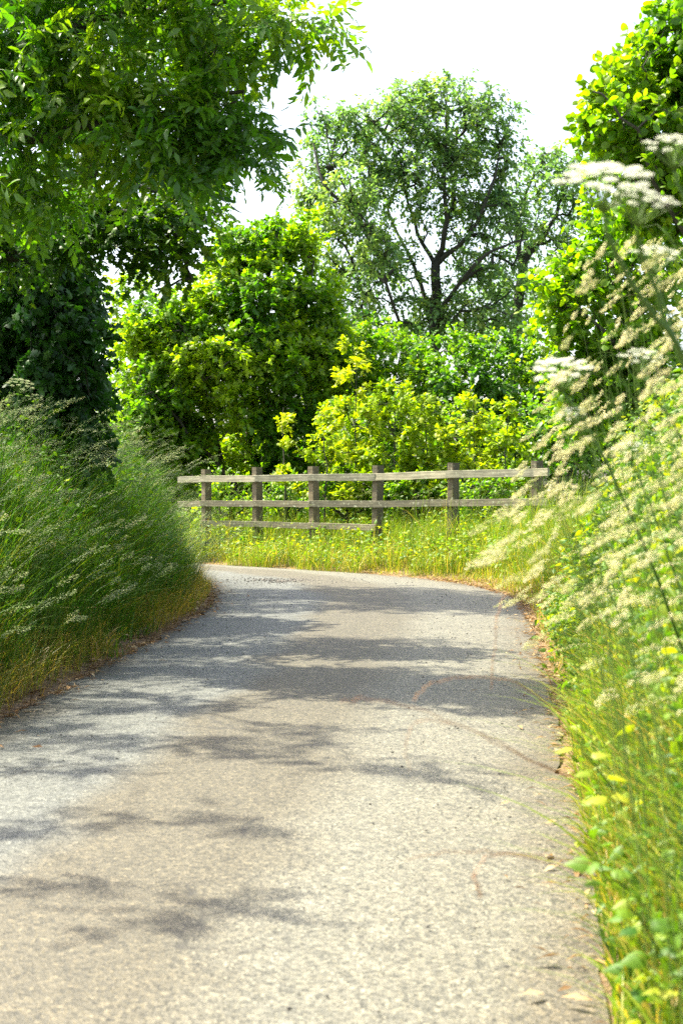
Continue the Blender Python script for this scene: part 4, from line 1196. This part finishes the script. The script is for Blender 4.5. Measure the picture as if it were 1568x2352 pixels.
b = Buf()
k = 1100
rr_ = np.abs(RNG.normal(size=k)) ** 1.3 * .30; aa_ = RNG.uniform(0, 6.28, k)
x = -.75 + np.cos(aa_) * rr_ * 1.5; y = 19.2 - (x + .75) * .25 + np.sin(aa_) * rr_ * 1.1 + .25 * (vnoise(x * 5, x * 3, 4) - .5)
keep = inside(x, y); x, y = x[keep], y[keep]; k = len(x)
stones(b, x, y, np.full(k, .024), RNG.uniform(.004, .014, k) * RNG.uniform(.6, 1.6, k), .15 + .85 * RNG.random(k))
tag(b.build('gravel', M_gravel), 'patch of loose dark gravel lying across the lane at the bend', 'gravel', kind='stuff')
b = Buf()
x = RNG.uniform(-2.2, 1.7, 1500); y = RNG.uniform(2.6, 18.5, 1500)
keep = inside(x, y); x, y = x[keep], y[keep]; k = len(x)
stones(b, x, y, np.full(k, .022), RNG.uniform(.002, .0075, k) * (1 + y * .03), RNG.random(k) * .45)
tag(b.build('road_grit', M_gravel), 'scattered dark grit and crumbs on the asphalt', 'grit', kind='stuff')
# straw and dead leaves along both edges
b = Buf()
for (x0, x1, y0, y1, cnt, side) in ((-4, -1.1, 5.5, 22, 6500, True), (.3, 2.8, 2.4, 20, 6500, False), (-5, 2.2, 17.5, 27, 5000, False)):
    x, y, f = scatter(cnt, x0, x1, y0, y1, lambda x, y, f: (~f[2]) & (f[1] == side) & (f[0] < .5) & (RNG.random(len(x)) < 1.1 - f[0] * 1.8))
    k = len(x)
    p = np.c_[x, y, height(x, y, f) + RNG.uniform(.0, .025, k)]
    X = rv(k); X[:, 2] *= .18
    b.inst(*SIMPLE, p, X, unit(np.array([0, 0, 1.]) + .5 * rv(k)), RNG.uniform(.03, .12, k) * np.clip(y / 7, .45, 1), RNG.random(k), 0, np.where(RNG.random(k) < .85, .10, .5))
for pl_, x0, x1, y0, y1, cnt in ((LS4, -3, -1, 5, 20, 14000), (RS4, 0, 2.2, 2.5, 22, 14000)):
    x = RNG.uniform(x0, x1, cnt); y = RNG.uniform(y0, y1, cnt)
    dd = seg_dist(x, y, pl_)
    mk = inside(x, y) & (RNG.random(cnt) < np.exp(-dd / .07) * (.3 + vnoise(x * 2, y * 2, 61)))
    x, y = x[mk], y[mk]; k = len(x)
    X = rv(k); X[:, 2] *= .12
    b.inst(*SIMPLE, np.c_[x, y, RNG.uniform(.012, .03, k)], X, unit(np.array([0, 0, 1.]) + .4 * rv(k)), RNG.uniform(.015, .08, k), RNG.random(k) * .9, 0, np.where(RNG.random(k) < .7, .12, .6))
tag(b.build('straw_litter', M_straw), 'dry straw and dead leaves lying along both road edges', 'litter', kind='stuff')


# ------------------------------------------------------------------ umbellifers and other single plants on the right bank
def umbel(root, centre, R, axis, rays=20, dense=26, flower=None):
    """flat flower head: hub, rays, umbellets of white florets"""
    g = Buf(); wht = Buf()
    axis = unit(np.array(axis, float))
    a1 = unit(np.cross(axis, [0.2, 1, .1])); a2 = np.cross(axis, a1)
    hub = np.array(centre) - axis * R * .75
    for i in range(rays):
        rr = R * math.sqrt((i + .5) / rays) * RNG.uniform(.92, 1.06); th = i * 2.39996
        c_ = np.array(centre) + (a1 * math.cos(th) + a2 * math.sin(th)) * rr + axis * (R * .26 * (1 - (rr / R) ** 2) + RNG.normal() * R * .03)
        tube(g, np.array([hub, hub * .55 + c_ * .45 + axis * -R * .03, c_ - axis * R * .06]), [.0014, .0011, .0009], 4, .35)
        ru = R * .165
        for j in range(dense):
            ru_ = ru * math.sqrt((j + .5) / dense); t2 = j * 2.39996 + i
            q = c_ + (a1 * math.cos(t2) + a2 * math.sin(t2)) * ru_ + axis * (ru * .18 * (1 - (ru_ / ru) ** 2) + RNG.normal() * .0012)
            if j % 4 == 0:
                tube(g, np.array([c_ - axis * R * .06, q]), [.0006, .0005], 3, .4)
            for pt in range(5):
                t3 = pt * 1.2566 + RNG.random() * .4
                X = a1 * math.cos(t3) + a2 * math.sin(t3) + axis * .15
                wht.inst(*SIMPLE, q[None], X[None], axis[None] + .3 * rv(1), ru * .21 * RNG.uniform(.8, 1.2), RNG.random(), 0, 1.5)
    u_ = wht.build('umbel', flower or M_white, root)
    r_ = g.build('rays', M_stem, u_)
    r_.location = (0, 0, 0)
    # the sub-part's mesh is already relative to the umbel's own (zero) offset from the thing
    me = r_.data
    co = np.empty(len(me.vertices) * 3, np.float32); me.vertices.foreach_get('co', co)
    co = co.reshape(-1, 3) - np.array(root.location, np.float32)
    me.vertices.foreach_set('co', co.ravel().astype(np.float32)); me.update()
    return hub


def hogweed(label, path, R, axis=(-.1, -.5, 1), rays=20, dense=26, r0=.006, leaves=0, side=None, flower=None, group='white umbel flowers on the right bank'):
    q, _ = limb(path, 0, 0, 14, .002)
    gz = float(height(np.array([q[0][0]]), np.array([q[0][1]]))[0])
    if q[0][2] > gz:
        q = np.r_[[np.array([q[0][0] + .03, q[0][1], gz - .02])], q]
    root = thing('umbellifer', q[0], label, 'wildflower', group)
    s = Buf()
    top = q[-1]
    hub = umbel(root, top + unit(np.array(axis, float)) * R * .75, R, axis, rays, dense, flower or M_white)
    tube(s, q, np.linspace(r0, r0 * .55, len(q)), 7, np.full(1, .15))
    s.build('stem', M_stem, root, smooth=True)
    if side:
        for (f_, dx, dz, R2) in side:
            i_ = int(f_ * (len(q) - 1)); st = q[i_]
            en = st + np.array([dx, RNG.uniform(-.05, .02), dz])
            bb = Buf(); tube(bb, np.array([st, (st + en) / 2 + [0, 0, -.01], en]), [r0 * .5, r0 * .4, r0 * .35], 6, .35)
            bb.build('side_stem', M_stem, root, smooth=True)
            umbel(root, en + unit(np.array(axis, float)) * R2 * .75, R2, axis, max(10, rays - 6), dense - 6, flower or M_white)
    for i_ in range(leaves):
        bb = Buf(); st = q[int(len(q) * (.25 + .25 * i_))]
        dr = np.array([(-1) ** i_ * .8, -.3, .1])
        for t_ in (0.3, .55, .8, 1.0):
            c_ = st + dr * .22 * t_
            for sg in (1, -1):
                bb.inst(*LOBED, c_[None], (unit(dr) * .7 + np.array([0, sg * .8, -.1]))[None], np.array([[0, 0, 1.]]) + .2 * rv(1), .07, .4 + .2 * RNG.random(), 0)
        tube(bb, np.array([st, st + dr * .22]), [.0025, .0012], 4, .4)
        bb.build('leaf', M_weed, root)
    return root


hogweed('big white flat-topped umbel, largest bloom, on a stem leaning from the right edge',
        [(1640, 1000, 2.7), (1568, 800, 2.65), (1500, 725, 2.6), (1430, 620, 2.55), (1395, 540, 2.5), (1385, 490, 2.5)], .080, (-.08, -.55, 1), 24, 34, .0062,
        side=None)
hogweed('second white umbel crowding the largest bloom from its right', [(1610, 980, 2.75), (1555, 800, 2.7), (1510, 690, 2.7), (1480, 590, 2.65), (1462, 520, 2.6)], .062, (.1, -.5, 1), 18, 28, .0055)
hogweed('high white umbel cut by the right edge of the view', [(1680, 900, 2.9), (1620, 600, 2.9), (1570, 460, 2.9), (1545, 390, 2.9)], .065, (-.05, -.5, 1), 18, 24, .005)
hogweed('flat cream umbel standing out left of the bank before the hedge', [(1620, 1640, 3.8), (1500, 1300, 3.6), (1400, 1080, 3.5), (1340, 960, 3.5), (1290, 900, 3.5)], .075, (-.15, -.5, 1), 20, 26, .0048,
        side=[(.72, -.045, .015, .035)])
hogweed('pinkish-white small umbel low beside the largest bloom stem', [(1590, 1000, 3.2), (1560, 800, 3.2), (1520, 680, 3.2), (1500, 630, 3.2)], .06, (0, -.4, 1), 16, 22, .0035)
hogweed('white umbel lowest on the bank, above the grass heads', [(1620, 1150, 3.4), (1560, 1000, 3.4), (1500, 900, 3.4), (1470, 860, 3.4)], .055, (0, -.4, 1), 16, 22, .0035)
hogweed('small fading umbel half hidden among grass heads mid bank', [(1620, 1500, 4), (1540, 1300, 4), (1490, 1150, 4), (1450, 1060, 4)], .05, (-.1, -.3, 1), 14, 20, .0035)


def stalk(label, pts, r, tone, head=False):
    q, _ = limb(pts, 0, 0, 22, .0015)
    root = thing('grass_stalk', q[0], label, 'grass stalk', 'thin reddish stalks arching over the road')
    bb = Buf(); tube(bb, q, np.linspace(r, r * .5, len(q)), 5, tone)
    bb.build('stem', M_red, root, smooth=True)
    if head:
        hb = Buf()
        panicles(hb, q[None], .3, 26, .002, .007, .4, 0, 0, .0006)
        hb.build('seed_head', M_red, root)
    return root


stalk('longest reddish stalk reaching farthest left across the road', [(1330, 1790, 3.0), (1200, 1740, 2.6), (1090, 1680, 2.3), (960, 1625, 2.1), (840, 1600, 2.0), (780, 1612, 1.95)], .0011, .3)
stalk('reddish stalk curling down to a drooping tip over the lane', [(1320, 1800, 3.0), (1120, 1690, 2.5), (1000, 1650, 2.3), (945, 1660, 2.2), (925, 1720, 2.2), (940, 1770, 2.2)], .0010, .5)
stalk('looped brown stalk arching highest over the sunlit asphalt', [(1290, 1640, 3.4), (1180, 1560, 2.8), (1060, 1555, 2.5), (980, 1570, 2.4), (950, 1610, 2.3)], .0011, .6)
stalk('low pale stalk lying flat across the road near the bottom leaves', [(1360, 1985, 2.7), (1230, 1965, 2.5), (1120, 1955, 2.4), (1000, 1960, 2.3), (930, 1975, 2.25)], .0010, .7)
stalk('short brown stalk hooked down beside the low pale one', [(1350, 2010, 2.6), (1180, 1960, 2.3), (1110, 1965, 2.25), (1090, 2010, 2.2), (1100, 2060, 2.2)], .0011, .2, True)
stalk('upright brown spikelet stalk hanging before the bright bend', [(1300, 1700, 3.6), (1240, 1480, 3.2), (1170, 1350, 3.0), (1140, 1400, 2.9), (1128, 1580, 2.9)], .0010, .6, True)


def weed(label, pts, leaves, size, Y, mat=M_weed, tone=.45):
    q, _ = limb(pts, 0, 0, 10, .004)
    root = thing('leafy_weed', q[0], label, 'weed', 'leafy weeds at the foot of the right bank')
    bb = Buf(); tube(bb, q, np.linspace(.003, .0015, len(q)), 5, .5)
    bb.build('stem', M_stem, root, smooth=True)
    for i_ in range(leaves):
        t_ = (i_ + .6) / leaves
        p = q[min(len(q) - 1, int(t_ * (len(q) - 1) + .5))]
        a_ = i_ * 2.4 + 2.6
        lb = Buf()
        X = np.array([math.cos(a_), -.35 + math.sin(a_) * .5, .1 - .35 * RNG.random()])
        tube(lb, np.array([p, p + unit(X) * .02]), [.0012, .001], 4, .5)
        lb.inst(*POINTED, (p + unit(X) * .02)[None], X[None], np.array([[-.2, -.3, .8]]) + .45 * rv(1), size * RNG.uniform(.8, 1.15), np.clip(tone + RNG.normal() * .18, 0, 1), 0, 1.15)
        lb.build('leaf', mat, root)
    return root


weed('dark-leaved weed lowest at the road edge, big drooping leaf', [(1520, 2200, 3.0), (1480, 2130, 2.8), (1440, 2060, 2.7)], 7, .052, 2.7, tone=.25)
weed('pale green weed leaning out over the asphalt above the dark-leaved one', [(1480, 2080, 3.1), (1400, 2020, 2.9), (1350, 1960, 2.85)], 7, .046, 2.9, tone=.5)
weed('yellow round-leaved weed highest of the three at the road edge', [(1430, 1850, 3.4), (1370, 1770, 3.2), (1320, 1700, 3.1)], 6, .050, 3.1, tone=.95)

hogweed('fading yellowish umbel poking out of the tall grass at the left edge', [(-10, 1300, 9.5), (5, 1050, 9.4), (30, 960, 9.3), (45, 905, 9.3)], .09, (.2, -.4, 1), 18, 18, .005,
        side=[(.8, .13, .04, .06)], flower=M_seed, group='fading umbel flowers on the left bank')
